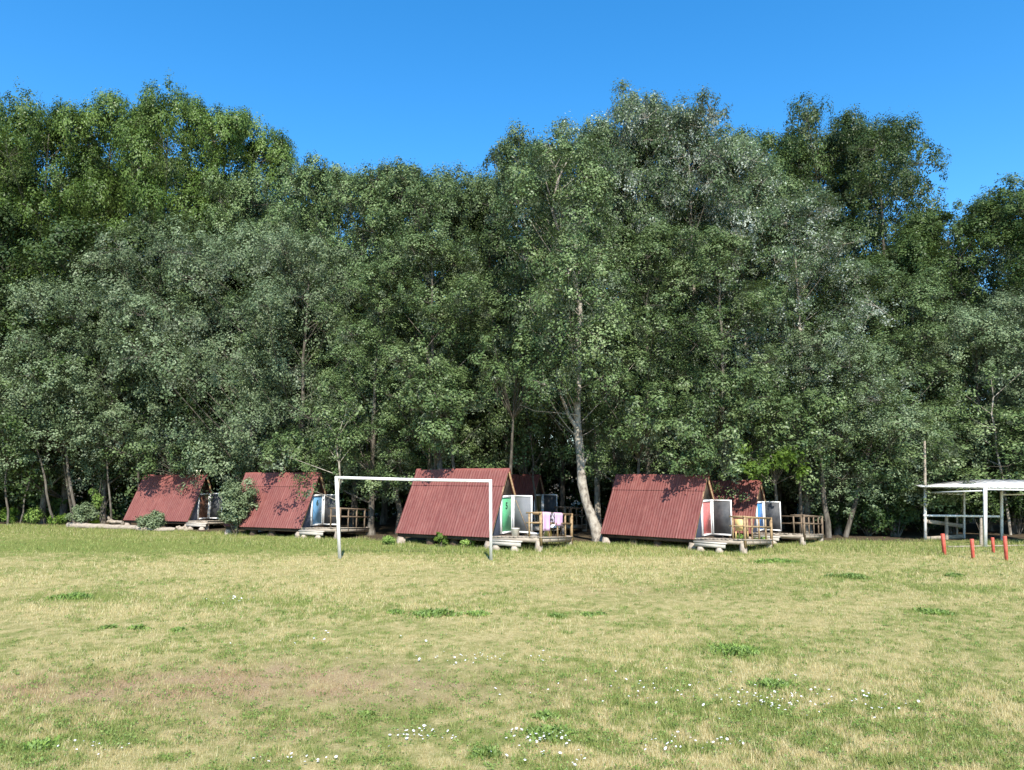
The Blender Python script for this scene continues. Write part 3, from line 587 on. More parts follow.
def cabin(er, theta, sc, door, meshm, num, label, seed, rail='wood', broken=False, opened=88, dlen=2.0, inner='white', missing=0):
    global rng; rng = np.random.default_rng(seed)
    u = np.array([math.cos(theta), -math.sin(theta)]); v = np.array([math.sin(theta), math.cos(theta)])
    c = np.array(er) - u * L_ / 2 * sc + v * W_ / 2 * sc
    root = empty('cabin', (c[0], c[1], 0), -theta); root.scale = (sc, sc, sc); tag(root, label, 'cabin', 'red A-frame cabins')
    roof = corrugated(0, True, L_, W_, H_, Z0, None, [(0, .765, .012), (.745, 1.0, .034)], .55).build('roof', M['roof'], root, False, 'seam')
    r2 = corrugated(0, False, L_, W_, H_, Z0, None, [(0, .765, .012), (.745, 1.0, .034)], .55).build('far_roof', M['roof'], root, False, 'seam'); r2.name = 'roof'
    # ridge cap: a bent strip, with its end broken away on one cabin
    g = G(); x0 = -L_ / 2 - .03 + (1.15 if broken else 0); x1 = L_ / 2 + .03; zt = Z0 + H_
    nn = 22; xs = np.linspace(x0, x1, nn); jz = rng.normal(0, .004, nn)
    sec = [(-.085, -.125), (-.045, -.01), (0, .062), (.045, -.01), (.085, -.125)]
    Vc = [[x, y, zt + z + j] for x, j in zip(xs, jz) for y, z in sec]; k = 5
    g.add(Vc, [[i * k + q, i * k + q + 1, (i + 1) * k + q + 1, (i + 1) * k + q] for i in range(nn - 1) for q in range(4)])
    if broken:
        xs = np.linspace(-L_ / 2 - .03, -L_ / 2 + .22, 4); Vc = [[x, y, zt + z] for x in xs for y, z in sec]
        g.add(Vc, [[i * k + q, i * k + q + 1, (i + 1) * k + q + 1, (i + 1) * k + q] for i in range(3) for q in range(4)])
    g.build('ridge_cap', M['cap'], roof, True)
    # A shaped end walls and floor
    for sx, nm in ((1, 'gable_wall'), (-1, 'gable_wall')):
        xx = sx * (L_ / 2 - .16); t = .05
        tri = [(-W_ / 2 + .06, Z0 + .02), (W_ / 2 - .06, Z0 + .02), (.02, Z0 + H_ - .10), (-.02, Z0 + H_ - .10)]
        V = [[xx + s * t / 2, y, z] for s in (-1, 1) for y, z in tri]
        G().add(V, [[0, 1, 2, 3], [4, 7, 6, 5], [0, 4, 5, 1], [1, 5, 6, 2], [2, 6, 7, 3], [3, 7, 4, 0]]).build(nm, M['navy'], root)
    # loft panel above the door
    zz = Z0 + 1.47; hw = W_ / 2 * (1 - (zz - Z0) / H_) - .07
    V = [[L_ / 2 - .125 + s * .008, y, z] for s in (-1, 1) for y, z in ((-hw, zz), (hw, zz), (.02, Z0 + H_ - .16), (-.02, Z0 + H_ - .16))]
    G().add(V, [[0, 1, 2, 3], [4, 7, 6, 5], [0, 4, 5, 1], [1, 5, 6, 2], [2, 6, 7, 3], [3, 7, 4, 0]]).build('loft_panel', M['dark_wood'], root)
    for s in (-1, 1):
        for sx in (1, -1):
            xx = sx * (L_ / 2 - .04)
            g = G(); a = np.array([xx, s * (W_ / 2 - .045), Z0 - .03]); bq = np.array([xx, s * .03, Z0 + H_ - .065]); g.bar(a, bq, .045, .055)
            g.build('rake_board', M['wood'], root)
    g = G(); g.box((0, 0, Z0 - .005), (L_ - .1, W_ - .12, .05)); g.build('floor', M['dark_wood'], root)
    for y in (-W_ / 2 + .14, 0, W_ / 2 - .14): box_child('beam', (0, y, Z0 - .085), (L_ - .05, .10, .10), M['dark_wood'], root)
    # piers
    for fx in (-1, -.36, .18, 1):
        for sy in (-1, 1):
            corner = abs(fx) == 1
            x = fx * (L_ / 2 - .16); y = sy * (W_ / 2 - (.16 if corner else .35)); hh_ = Z0 - .14
            g = G(); k = 9; th = np.arange(k) * 2 * np.pi / k
            g.tube([[x, y, -.12], [x, y, .06], [x, y, hh_ * .6], [x + .01, y, hh_]], [.20 if corner else .17, .19, .165, .14], 8, .09)
            g.build('pier', M['stone' if corner else 'dark_wood'], root)
    # door in its frame
    fl = Z0 + .065; dh = 1.38; dw = .86; xg = L_ / 2 - .13
    y0 = -dw / 2 - .03
    dr = box_child('door', (xg + .012, -.03, fl + dh / 2), (.03, dw - .16, dh - .15), M[door], root)
    fr = G(); fr.box((xg + .02, y0 + .04, fl + dh / 2), (.07, .08, dh)); fr.box((xg + .02, y0 + dw - .04, fl + dh / 2), (.07, .08, dh))
    fr.box((xg + .02, y0 + dw / 2, fl + dh - .04), (.068, dw - .165, .078)); fr.box((xg + .02, y0 + dw / 2, fl + .035), (.068, dw - .165, .07)); fr.build('door_frame', M['white'], root)
    g = G(); g.tube([[xg + .03, .21, fl + .62], [xg + .07, .21, fl + .62], [xg + .07, .12, fl + .62]], [.012, .012, .012], 6); g.build('handle', M['metal'], dr)
    if num:
        t = link('number', text_mesh(num, .34), M['ink'], dr); t.location = (xg + .032, -.03, fl + dh * .72); t.rotation_euler = (R(90), 0, R(90))
    # insect screen door standing open
    oa = R(opened); hx, hy = xg + .06, y0 + dw
    sd = empty('screen_door', (hx, hy, 0), math.pi / 2 * 0); sd.parent = root; sd.rotation_euler = (0, 0, R(90 - opened))
    wS = .80
    g = G()
    for (cx, cz, dx, dz) in ((.025, dh / 2, .05, dh), (wS - .025, dh / 2, .05, dh), (wS / 2, dh - .025, wS - .102, .05), (wS / 2, .03, wS - .102, .06)):
        g.box((cx, 0, fl + cz), (dx, .035, dz))
    g.build('screen_frame', M['white' if inner == 'white' else 'old_white'], sd)
    G().box((wS / 2, 0, fl + dh / 2), (wS - .10, .006, dh - .10)).build('screen_mesh', M[meshm], sd)
    if num == '5':
        G().bar((.12, -.012, fl + 1.2), (.62, -.012, fl + .08), .012, .02).build('brace', M['wood'], sd)
    # deck
    dk = Z0 + .10; x0, x1 = L_ / 2 - .10, L_ / 2 + dlen; nb = 13
    g = G(); bw = (x1 - x0) / nb
    x0_, x1_ = x0, x1
    for i in range(nb):
        xx = x0 + (i + .5) * bw; e_ = rng.normal(0, .002); yo = rng.normal(0, .01)
        g.bar((xx, -W_ * .49 + yo, dk - .02 + sag(xx, -1.3) + e_), (xx, W_ * .49 + yo, dk - .02 + sag(xx, 1.3) + e_), bw - .012, .035)
    g.build('deck_boards', M['grey_wood'], root)
    g = G()
    for sy in (-1, 1): g.bar((x0 + .02, sy * (W_ / 2 - .06), dk - .115 + sag(x0, sy * 1.3)), (x1 - .02, sy * (W_ / 2 - .06), dk - .115 + sag(x1, sy * 1.3)), .045, .15)
    g.bar((x1 - .05, -W_ / 2 + .10, dk - .114 + sag(x1, -1.2)), (x1 - .05, W_ / 2 - .10, dk - .114 + sag(x1, 1.2)), .045, .148)
    g.build('fascia', M['grey_wood'], root)
    for sy in (-1, 1):
        g = G(); g.tube([[x1 - .16, sy * (W_ / 2 - .13), -.12], [x1 - .16, sy * (W_ / 2 - .13), .1], [x1 - .15, sy * (W_ / 2 - .13), dk - .13]], [.15, .145, .12], 8, .07); g.build('pier', M['stone'], root)
    # step with its stones
    sx0, sx1 = L_ / 2 + .05, L_ / 2 + 1.32
    g = G(); g.box(((sx0 + sx1) / 2, -W_ / 2 - .10, .315), (sx1 - sx0, .20, .05)); g.box(((sx0 + sx1) / 2, -W_ / 2 - .17, .22), (sx1 - sx0 - .04, .035, .14)); g.build('step', M['pale_wood'], root)
    for xs_ in (sx0 + .25, sx1 - .28):
        g = G(); g.tube([[xs_, -W_ / 2 - .12, -.08], [xs_, -W_ / 2 - .12, .06], [xs_, -W_ / 2 - .12, .15]], [.16, .15, .10], 8, .12); g.build('stone', M['stone'], root)
    if rail: rails(root, L_, sc, dk, dlen, M[rail])
    return root, u, v, c
def Lc(er, theta, sc, x, y):    # cabin local -> world
    u = np.array([math.cos(theta), -math.sin(theta)]); v = np.array([math.sin(theta), math.cos(theta)])
    return np.array(er) + u * (x - L_ / 2) * sc + v * (y + W_ / 2) * sc
def gp(px, py, D): p = at(px, py, D); return (p[0], p[1])
CB = {
 'c1': dict(er=(-17.22, 39.88), theta=.308, sc=1.013, door='brown_d', meshm='mesh_dark', num='', label='leftmost red A-frame cabin, partly screened by two bushes', seed=301, dlen=1.25, rail=''),
 'c2': dict(er=(-9.65, 34.32), theta=.382, sc=1.05, door='blue_d', meshm='mesh_dark', num='6', label='red A-frame cabin with a light blue door left of the goal', seed=302, rail='old_rail'),
 'c3': dict(er=(-.816, 29.19), theta=.520, sc=1.098, door='green_d', meshm='mesh', num='5', label='red A-frame cabin with a green door numbered 5 behind the goal', seed=303, broken=True),
 'c4': dict(er=(6.98, 28.79), theta=.711, sc=1.013, door='red_d', meshm='mesh_dark', num='', label='red A-frame cabin with a pink red door right of the pale leaning trunk', seed=304),
 'c5': dict(er=gp(752, 528, 32.0), theta=.70, sc=.92, door='deepblue_d', meshm='mesh_dark', num='', label='shaded rear cabin with a bright blue door, rightmost of the row', seed=305, inner='old', dlen=2.4, rail='old_rail'),
 'c6': dict(er=gp(528, 524, 37.0), theta=.52, sc=1.02, door='olive_d', meshm='mesh_dark', num='', label='dark shaded cabin half hidden behind the green door cabin', seed=306, inner='old', rail='old_rail'),
}
for k, c in CB.items(): cabin(**c)

# ---------------------------------------------------------------- things on the decks
def on_deck(c, x, y, dz=0): 
    p = Lc(CB[c]['er'], CB[c]['theta'], CB[c]['sc'], x, y); return (p[0], p[1], (Z0 + .10 + float(sag(x, y))) * CB[c]['sc'] + dz)
def towel(c, y0, y1, drop, m, label, seed, front=True, dropb=.25):
    r8 = np.random.default_rng(seed); S = CB[c]['sc']; top = (.80 + .035) * S
    x = L_ / 2 + 2.0 - .05
    a = np.array(on_deck(c, x, y0, top)); bq = np.array(on_deck(c, x, y1, top)); u = np.array([math.cos(CB[c]['theta']), -math.sin(CB[c]['theta']), 0])
    n, k = 12, 12; t = np.linspace(0, 1, n); s = np.concatenate([np.linspace(drop, .03, 7), [0], np.linspace(.03, dropb, 4)]); sg = np.array([1] * 7 + [0] + [-1] * 4)
    V = []
    for j in range(k):
        for i in range(n):
            q = a + (bq - a) * t[i] + u * (sg[j] * .045 + sg[j] * .03 * math.sin(t[i] * 9 + seed) * (s[j] / drop)) - np.array([0, 0, s[j] if sg[j] else -.01])
            V.append(q)
    F = [[j * n + i, j * n + i + 1, (j + 1) * n + i + 1, (j + 1) * n + i] for j in range(k - 1) for i in range(n - 1)]
    V = np.array(V); c0 = V.mean(0); o = G().add(V - c0, F).build('towel', m, None, True); o.location = c0
    md = o.modifiers.new('thick', 'SOLIDIFY'); md.thickness = .012
    return tag(o, label, 'towel', 'washing hung over the deck railing')
towel('c3', -1.15, -.58, .70, M['pink'], 'pink towel hanging at the near end of the deck railing', 1)
towel('c3', -.56, -.21, .40, M['dark_cloth'], 'small black and white patterned cloth between two pink towels', 2)
towel('c3', -.20, .42, .50, M['pink'], 'pink towel hanging in the middle of the deck railing', 3)
def lathe(name, prof, m, loc, label, cat, k=14, **kw):
    V = [[rr_ * math.cos(t), rr_ * math.sin(t), z] for rr_, z in prof for t in np.arange(k) * 2 * math.pi / k]
    F = [[i * k + j, i * k + (j + 1) % k, (i + 1) * k + (j + 1) % k, (i + 1) * k + j] for i in range(len(prof) - 1) for j in range(k)]
    o = G().add(V, F).build(name, m, None, True); o.location = loc; return tag(o, label, cat, **kw)
lathe('bucket', [(.0, 0), (.13, 0), (.17, .30), (.18, .31), (.165, .31), (.12, .02), (0, .02)], M['bucket'], on_deck('c3', L_ / 2 + .85, -1.05), 'cream plastic bucket standing by the open screen door', 'bucket')
lathe('basin', [(0, 0), (.16, 0), (.23, .12), (.25, .13), (.22, .13), (.15, .02), (0, .02)], M['white_cloth'], on_deck('c3', L_ / 2 + 1.5, -.95), 'white basin on the deck beside the corner railing post', 'basin')
lathe('pillow', [(0, 0), (.12, .01), (.2, .08), (.21, .15), (.15, .24), (0, .27)], M['white_cloth'], on_deck('c3', L_ / 2 + 1.6, .55, .22), 'white bundled pillow behind the railing near the pale trunk', 'pillow')
g = G()
for dx in (-.32, 0, .32): g.box((dx, 0, .32 + .02 * dx), (.3, .42, .05))
for sx in (-.4, .4):
    for sy in (-.16, .16): g.bar((sx, sy, 0), (sx * .8, sy, .32), .03, .03)
o = g.build('bench', M['dark_wood']); o.location = on_deck('c3', L_ / 2 + 1.6, .45); o.rotation_euler = (0, 0, 1.05); tag(o, 'low dark bench behind the railing on the green door deck', 'bench')
def bag(name, w_, d_, h_, m, loc, rz, label, cat):
    g = G(); nz, k = 7, 12; V = []
    for i in range(nz):
        z = i / (nz - 1); f = (1 - .35 * z ** 3) * (1 + .04 * math.sin(7 * z)) * (1 if i < nz - 1 else .35)
        for j in range(k):
            t = j * 2 * math.pi / k; cs, sn = math.cos(t), math.sin(t)
            V.append([math.copysign(abs(cs) ** .6, cs) * w_ / 2 * f, math.copysign(abs(sn) ** .6, sn) * d_ / 2 * f, z * h_])
    g.add(V, [[i * k + j, i * k + (j + 1) % k, (i + 1) * k + (j + 1) % k, (i + 1) * k + j] for i in range(nz - 1) for j in range(k)])
    o = g.build(name, m, None, True); o.location = loc; o.rotation_euler = (0, 0, rz)
    g = G(); tt = np.linspace(0, math.pi, 9); g.tube([[w_ * .22 * math.cos(t), 0, h_ * .97 + .11 * math.sin(t)] for t in tt], [.012] * 9, 6); g.build('handle', m, o)
    return tag(o, label, cat)
bag('bag', .34, .2, .36, M['mustard'], on_deck('c3', L_ / 2 + 1.62, -.05), .9, 'mustard yellow bag standing on the deck behind the pink towels', 'bag')
def chair(loc, rz, m, label):
    o = empty('chair', loc, rz); tag(o, label, 'chair')
    G().box((0, 0, .33), (.38, .36, .03)).build('seat', m, o)
    V = [[x, .17 + .06 * z + s * .01, .33 + z * .42] for s in (-1, 1) for x, z in ((-.18, 0), (.18, 0), (.15, 1), (-.15, 1))]
    G().add(V, [[0, 1, 2, 3], [4, 7, 6, 5], [0, 4, 5, 1], [1, 5, 6, 2], [2, 6, 7, 3], [3, 7, 4, 0]]).build('backrest', m, o)
    for sx in (-.16, .16):
        for sy in (-.14, .14): G().bar((sx * 1.1, sy * 1.1, 0), (sx, sy, .32), .035, .035).build('leg', m, o)
    return o
chair(on_deck('c4', L_ / 2 + 1.45, -.35), 2.4, M['pale_yellow'], 'pale yellow plastic chair on the deck behind the corner post')

# ---------------------------------------------------------------- goal
gl, gr = ground(340, 558.5), ground(491, 560)
goal = empty('football_goal', ((gl[0] + gr[0]) / 2, (gl[1] + gr[1]) / 2, 0)); o0 = np.array(goal.location)
tag(goal, 'white rusty football goal frame without a net', 'goal')
tl = at(336.5, 477.5, gl[1]); tr = at(490.5, 481, gr[1])
gl[2] = gr[2] = -.1
G().bar(gl - o0, tl - o0 + [0, 0, .035], .10, .10).build('goal_post', M['old_white'], goal)
G().bar(gr - o0, tr - o0 + [0, 0, .035], .095, .095).build('goal_post', M['old_white'], goal)
mid = (tl + tr) / 2 + [0, 0, -.015]; g = G(); g.bar(tl - o0 + [-.04, -.003, 0], mid - o0 + [0, -.003, 0], .08, .095); g.bar(mid - o0 + [0, -.003, 0], tr - o0 + [.05, -.003, 0], .08, .095)
g.build('crossbar', M['white'], goal)

# ---------------------------------------------------------------- white shelter
sh0 = ground(985, 547.5); sh = empty('shelter', (sh0[0], sh0[1], 0)); o0 = np.array([sh0[0], sh0[1], 0])
tag(sh, 'white wooden frame shelter with a flat slatted roof', 'shelter')
def shp(px, py, D): return at(px, py, D) - o0
PO = [((985, 547.5), 487, 0, .105, 'white'), ((925, 540.5), 486.5, 0, .09, 'white'), ((964, 538.5), 490, 0, .075, 'white'), ((1001.5, 541), 491, 0, .09, 'white'), ((1062, 549), 488, 0, .12, 'white'), ((1075, 541), 490, 0, .11, 'white')]
tops = []
for (b_, ty, _, w_, mm) in PO:
    p = ground(*b_); tp = at(b_[0], ty, p[1]); tops.append((p, tp))
    G().bar(p - o0 - [0, 0, .1], tp - o0, w_, w_).build('post', M['old_white'], sh)
def beam(a, b_, w_=.07, h_=.08, mm='white', nm='beam'): G().bar(a - o0, b_ - o0, w_, h_).build(nm, M[mm], sh)
p0, p1, p2, p3, p4, p5 = [t[1] for t in tops]
d1 = np.array([0, 0, -.16])
beam(p1 + d1 * 1.7, p0 + d1 * .9, .05, .055); beam(p1 + d1 * 1.9, p2 + d1 * 1.2, .04, .05); beam(p3 + d1, p5 + d1, .05, .06); beam(p0 + d1 * .6, p4 + d1 * .6, .05, .06)
b0, b1, b2, b3, b4, b5 = [t[0] for t in tops]
mr = lambda b_, z: np.array([b_[0], b_[1], z])
beam(mr(b1, 1.08), mr(b3, 1.05), .05, .085, 'white', 'rail')
beam(mr(b1, .85), mr(b2, .55), .05, .16, 'grey_wood', 'rail')
beam(mr(b1, .08), mr(b2, .10), .06, .16, 'grey_wood', 'sill_board')
# roof slats on cross battens
A = at(919, 486.5, b1[1] - .6); B = at(1003, 488.5, b0[1] - 1.0); Cc = at(1100, 489, b0[1] - 1.0)
g = G(); n = 26
e0 = A; e1 = Cc
for i in range(n):
    t = (i + .5) / n; far = np.array([1.9 - 1.0 * t, 4.3, .02 + .40 * min(1, t * 1.8) * .7]); q = e0 + (e1 - e0) * t; dirn = (e1 - e0) / np.linalg.norm(e1 - e0); stp = np.linalg.norm(e1 - e0) / n
    wv = dirn * (stp - .02) / 2; z = np.array([0, 0, .02 + .006 * math.sin(i * 2.1)])
    V = [q - wv, q + wv, q + wv + far, q - wv + far, q - wv + z, q + wv + z, q + wv + far + z, q - wv + far + z]
    g.add(np.array(V) - o0, [[0, 3, 2, 1], [4, 5, 6, 7], [0, 1, 5, 4], [1, 2, 6, 5], [2, 3, 7, 6], [3, 0, 4, 7]])
g.build('roof', M['white'], sh)
beam(A + [0.1, .1, -.03], Cc + [0, .1, -.03], .05, .045, 'white', 'batten')
def pole(name, px0, py0, py1, D, w_, m, lab, cat, lean=0, group=None):
    p = at(px0, py0, D); p[2] = -.08; tp = at(px0 + lean, py1, D); rngl = np.linspace(0, 1, 6)[:, None]; Q = (tp - p) * rngl
    o = G().tube(Q, np.linspace(w_ / 2, w_ * .42, 6), 7, .05).build(name, m, None, True); o.location = p; return tag(o, lab, cat, group)
pole('wooden_pole', 925.5, 538, 441, b1[1] + .3, .13, M['grey_wood'], 'tall weathered wooden pole standing against the back corner of the white shelter', 'pole', -1)
pole('wooden_post', 946.5, 540, 514, b2[1] - .8, .16, M['grey_wood'], 'short brown wooden post behind the leftmost red stake', 'post', 0)
pole('wooden_post', 957, 537, 513, b2[1] + .2, .10, M['grey_wood'], 'slim grey wooden post left of the shelter middle post', 'post')
pole('wooden_post', 981, 544, 518, b0[1] + 1, .13, M['grey_wood'], 'short brown post just left of the shelter front post', 'post')
for (px, yb, yt, w_, ln, lab) in ((944.5, 554, 533.5, .15, -1, 'thick red wooden stake, leftmost of the four'), (973, 558, 539, .13, .5, 'red wooden stake left of the shelter front post'),
        (993.5, 552.5, 537.5, .12, 0, 'shortest red wooden stake, just right of the shelter front post'), (1006.5, 559.5, 536, .13, 0, 'tallest red wooden stake, nearest the right edge')):
    p = ground(px, yb); h = at(px, yt, p[1])[2]; rng = np.random.default_rng(int(px))
    g = G(); w_ *= .74; g.box((0, 0, h / 2 - .05), (w_, w_, h + .1), jit=.005); 
    o = g.build('red_stake', M['red_post']); o.location = (p[0], p[1], 0); o.rotation_euler = (0, R(ln * 2), .3)
    md = o.modifiers.new('bevel', 'BEVEL'); md.width = .012; tag(o, lab, 'stake', 'red stakes in front of the shelter')
a = ground(948, 548); q = ground(1030, 546); o = G().bar((0, 0, .05), q - a + [0, 0, .03], .16, .05).build('timber', M['grey_wood']); o.location = a; tag(o, 'long pale timber lying on the grass at the foot of the shelter', 'timber')

# ---------------------------------------------------------------- plants at the edge of the meadow
def bush(px, py, w_, h_, n, mk, label, seed, ls=.10, nm='bush', lr=.3, sr=.18, nl=30, ns=8, stems=9, cat='bush', D=None, sy=.6):
    global rng; r8 = np.random.default_rng(seed); rng = r8; p = ground(px, py)
    if D: p = at(px, py, D); p[2] = 0
    o = empty(nm, (p[0], p[1], 0)); tag(o, label, cat)
    d = r8.normal(0, 1, (n, 3)); d /= np.linalg.norm(d, axis=1)[:, None]; rad = r8.random(n)[:, None] ** .5
    C = d * rad * np.array([w_ / 2, w_ / 2 * sy, h_ / 2]) * .8 + np.array([0, 0, h_ * .52])
    S, LP, LN, v = crown_points(C, lr * r8.uniform(.6, 1.3, n), ns, nl, sr, r8); k = LP[:, 2] > .02
    LV, LF, lv = leaves(LP[k], LN[k], ls, r8, v=v[k]); link('foliage', npmesh('foliage', LV, LF, False, {'v': ('FACE', lv)}), M[mk], o)
    g = G()
    for i in range(min(stems, n)): g.tube([[C[i, 0] * .12, C[i, 1] * .12, -.05], C[i] * [.6, .6, .5], C[i], C[i] + [0, 0, lr * .8]], [.02, .015, .010, .005], 5, 0, False)
    g.build('stem', M['bark'], o); return o
bush(236, 535.5, 2.0, 2.9, 60, 'grey_bush', 'tall grey green bush in front of the second red cabin', 401, .10, lr=.3)
bush(250, 533, 1.0, 1.0, 14, 'lime', 'small yellow green shrub at the foot of the tall grey green bush', 402, .09, lr=.2)
bush(151, 531, 1.6, 1.0, 26, 'grey_bush', 'round low grey green bush in front of the leftmost cabin', 403, .09, lr=.22)
bush(80, 528, 1.8, 1.4, 24, 'grey_bush', 'loose grey green weed bush at the left end of the pale log', 404, .10, lr=.24)
bush(95, 527, 1.1, 2.4, 16, 'weed', 'tall thin stemmed weed standing behind the pale log', 405, .09, lr=.2, sr=.14, nl=14)
bush(92, 527, .7, .45, 9, 'yellow', 'small bright yellow green plant by the pale log', 406, .10, lr=.15, sr=.12)
bush(32, 524, 1.8, .8, 16, 'weed', 'low weeds at the edge of the wood near the left side', 407, .09)
bush(8, 524, 1.2, .9, 12, 'lime', 'pale green weeds at the extreme left edge', 408, .09)
bush(60, 526, 1.0, .6, 8, 'lime', 'small pale green weed left of the loose weed bush', 409, .08)
bush(390, 545, .7, .3, 6, 'weed', 'tiny weed beside the left corner pier of the green door cabin', 410, .06, lr=.1, sr=.1)
bush(740, 548, .5, .5, 7, 'weed', 'small leafy weed by the corner pier of the pink door deck', 411, .08, lr=.12, sr=.1)
bush(765, 548, .9, .5, 9, 'weed', 'small leafy weed under the deck of the pink door cabin', 412, .08, lr=.12, sr=.1)
bush(466, 547, .8, .4, 8, 'weed', 'small weed under the eave of the green door cabin', 413, .07, lr=.12, sr=.1)
for px, D, w_, h_, lab, sd_ in SHRUBS: bush(px, 540, w_, h_, 34, 'shaded_shrub', lab, sd_, .12, 'shrub', .42, .26, 26, 8, D=D + .9, cat='shrub', sy=.8)
# sapling in front of the green door cabin
p = ground(441, 547); o = empty('sapling', (p[0], p[1], 0)); tag(o, 'small sapling with a few big bright leaves before the green door cabin', 'sapling'); r8 = np.random.default_rng(5); rng = r8
C = np.array([[-.16, 0, .30], [.14, .05, .33], [0, -.05, .44], [.2, 0, .2], [-.1, .1, .45], [.05, 0, .25]])
g = G(); [g.tube([[0, 0, -.05], c * [.3, .3, .6], c], [.014, .01, .006], 5, 0, False) for c in C]; g.build('stem', M['bark'], o)
S, LP, LN, v = crown_points(C, np.full(6, .1), 4, 5, .07, r8); LV, LF, lv = leaves(LP, LN, .15, r8, .8, v=v); link('foliage', npmesh('foliage', LV, LF, False, {'v': ('FACE', lv)}), M['lime'], o)
# pale log and timbers at the left
def log(px0, py0, px1, py1, r0, r1, lab, seed, m='grey_wood', nm='log', cat='log', dz=0):
    global rng; rng = np.random.default_rng(seed); a, b_ = ground(px0, py0), ground(px1, py1); n = 9; tt = np.linspace(0, 1, n)[:, None]
    Q = (b_ - a) * tt; Q[:, 2] += np.linspace(r0, r1, n) * .8 + dz; Q[:, 1] += rng.normal(0, .05, n); Q[:, 2] += rng.normal(0, .02, n)
    o = G().tube(Q, np.linspace(r0, r1, n), 9, .08).build(nm, M[m]); o.location = a; tag(o, lab, cat)
log(68, 528, 138, 530, .17, .13, 'long pale fallen log lying along the left edge of the meadow', 1)
log(108, 526.5, 122, 527.5, .10, .09, 'short pale log end resting behind the long fallen log', 2, dz=.2)
log(136, 531, 176, 531.5, .13, .11, 'pale log lying behind the round low bush', 3)
log(176, 531, 186, 531, .14, .12, 'short stub of pale log beside the leftmost cabin pier', 4)
log(103, 518, 112, 527, .06, .09, 'pale broken branch leaning behind the fallen log', 5, dz=.25)
# a bare dead snag over the log
g = G(); r8 = np.random.default_rng(8); rng = r8; p = ground(97, 526)
for dx, h in ((0, 2.6), (.5, 1.5), (-.4, 1.9)): g.tube([[dx * .2, 0, -.05], [dx * .6, 0, h * .5], [dx, .1, h]], [.03, .02, .008], 5, 0, False)
o = g.build('dead_stem', M['bark']); o.location = p; tag(o, 'bare dead stems rising from the weeds behind the pale log', 'dead plant')

# ---------------------------------------------------------------- weed tufts and flowers in the meadow
TU = [(436, 615, 1.05, 'widest bright green weed tuft, in the meadow below the goal'), (475, 615, .5, 'green weed tuft at the right end of the widest tuft'), (395, 613, .35, 'tiny green tuft left of the widest weed tuft'),
      (108, 629, .30, 'left one of two small green tufts in the left meadow'), (138, 629, .32, 'right one of two small green tufts in the left meadow'), (178, 631, .25, 'smallest green tuft of the left meadow'),
      (770, 686, .55, 'bright green weed rosette in the right foreground'), (556, 617, .35, 'low green tuft below the right goal post'), (588, 616, .3, 'small upright green tuft left of the meadow centre line'),
      (366, 717, .22, 'upright green sprig in the left centre foreground'), (735, 652, 1.0, 'long dark green tuft across the right meadow'), (545, 718, .26, 'small dark green sprig in the centre foreground'),
      (488, 755, .3, 'bright green rosette beside the nearest daisies'), (600, 615, .22, 'tiny tuft beside the small upright tuft'), (40, 748, .4, 'bright green weed in the bottom left corner'), (545, 738, .5, 'green leafy patch under the nearest daisies'),
      (850, 577, 1.0, 'dark green tuft in the meadow right of the cabins'), (775, 562, 1.3, 'wide dark green tuft in front of the rightmost decks'), (75, 598, 1.1, 'wide dark green tuft in the far left meadow'), (560, 735, .3, 'green sprig right of the nearest daisies'),
      (935, 614, .7, 'dull green tuft in the far right meadow'), (955, 540+36, .5, 'small dull green tuft below the red stakes')]
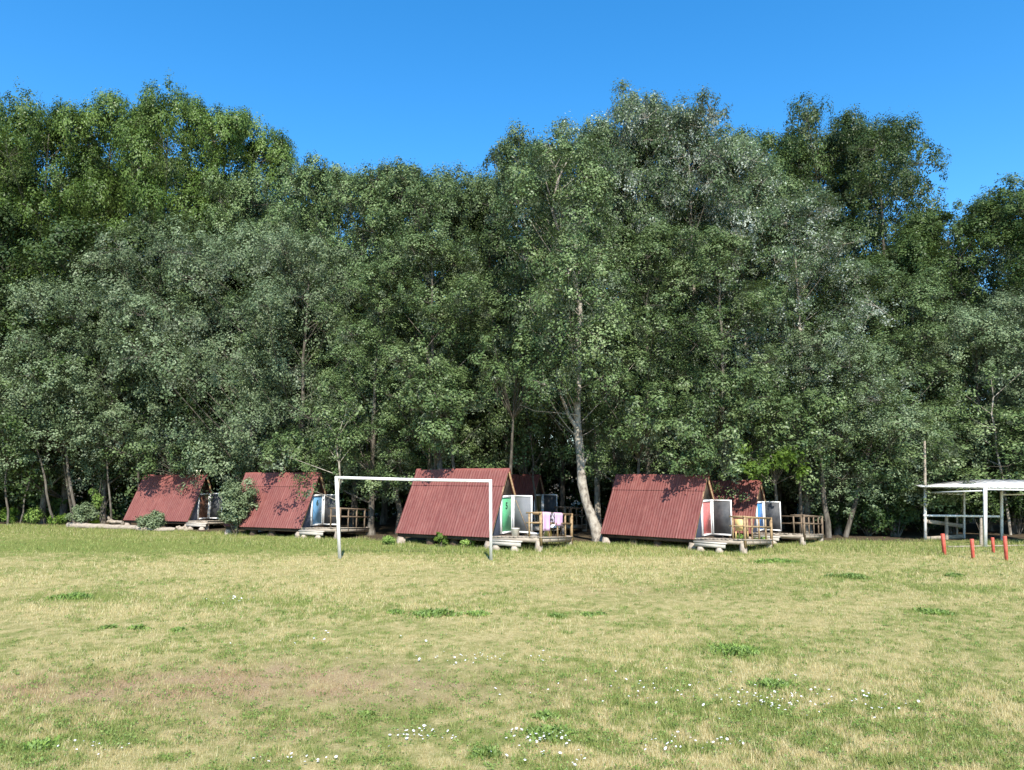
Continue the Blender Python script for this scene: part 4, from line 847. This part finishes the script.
for i, (px, py, wd, lab) in enumerate(TU):
    r8 = np.random.default_rng(500 + i); p = ground(px, py); n = int(260 * wd / .5) + 120
    cl = r8.integers(0, 9, n); ccx = r8.normal(0, wd * .22, 9); ccy = r8.normal(0, wd * .13, 9); ccx[:3] *= .2; ccy[:3] *= .2; x = ccx[cl] + r8.normal(0, .05 + wd * .07, n); y = ccy[cl] + r8.normal(0, .04 + wd * .05, n); th = r8.random(n) * 6.28
    h = r8.uniform(.03, .10, n) * (.7 + .5 * min(wd, 1)) * np.exp(-(x / wd) ** 2 * 2); wv = r8.uniform(.007, .016, n) * (1 + p[1] * .03)
    ln = r8.normal(0, .6, (n, 2)) * h[:, None]; sd = np.stack([np.cos(th), np.sin(th), 0 * x], 1) * wv[:, None]
    bs = np.stack([x, y, np.full(n, -.02)], 1); mid = bs + np.stack([ln[:, 0] * .4, ln[:, 1] * .4, h * .65 + .02], 1); tp = bs + np.stack([ln[:, 0], ln[:, 1], h + .02], 1)
    V = np.stack([bs, mid - sd, tp, mid + sd], 1).reshape(-1, 3)
    o = link('weed_tuft', npmesh('weed_tuft', V, np.arange(4 * n).reshape(-1, 4), False, {'v': ('FACE', r8.random(n))}), M['weed']); o.location = (p[0], p[1], 0)
    tag(o, lab, 'weed')
FL = [(425, 740, 35, 8, 22), (540, 742, 40, 10, 26), (470, 661, 90, 7, 26), (790, 703, 60, 12, 26), (735, 700, 60, 18, 22), (230, 601, 25, 4, 12), (560, 762, 50, 6, 8), (300, 764, 80, 8, 8), (870, 706, 60, 12, 12), (700, 748, 60, 10, 16), (80, 750, 60, 12, 8), (620, 690, 120, 20, 18), (360, 640, 120, 8, 10)]
r8 = np.random.default_rng(66); VV = []; FF = []; nv = 0
for cx, cy_, sx, sy, n in FL:
    for _ in range(int(n * 1.5)):
        px, py = cx + r8.normal(0, sx * .5), min(cy_ + r8.normal(0, sy * .5), 775); p = ground(px, py); rad = r8.uniform(.008, .018) * (1.1 if p[1] < 12 else 1.3); z = r8.uniform(.04, .075)
        tl_ = r8.normal(0, .3, 2)
        ring = np.array([[rad * math.cos(t) * (1 if q % 2 else .72), rad * math.sin(t) * (1 if q % 2 else .72), 0] for q, t in enumerate(np.arange(16) * math.pi / 8)])
        ring[:, 2] = ring[:, 0] * tl_[0] + ring[:, 1] * tl_[1]
        ring = np.vstack([ring, [0, 0, .006]]) + [p[0], p[1], z]; VV.append(ring); FF.append(np.array([[q, q + 1, (q + 2) % 16, 16] for q in range(0, 16, 2)]) + nv); nv += 17
tag(link('daisies', npmesh('daisies', np.vstack(VV), np.vstack(FF)), M['petal']), 'small white daisies scattered through the foreground grass', 'flowers', kind='stuff')
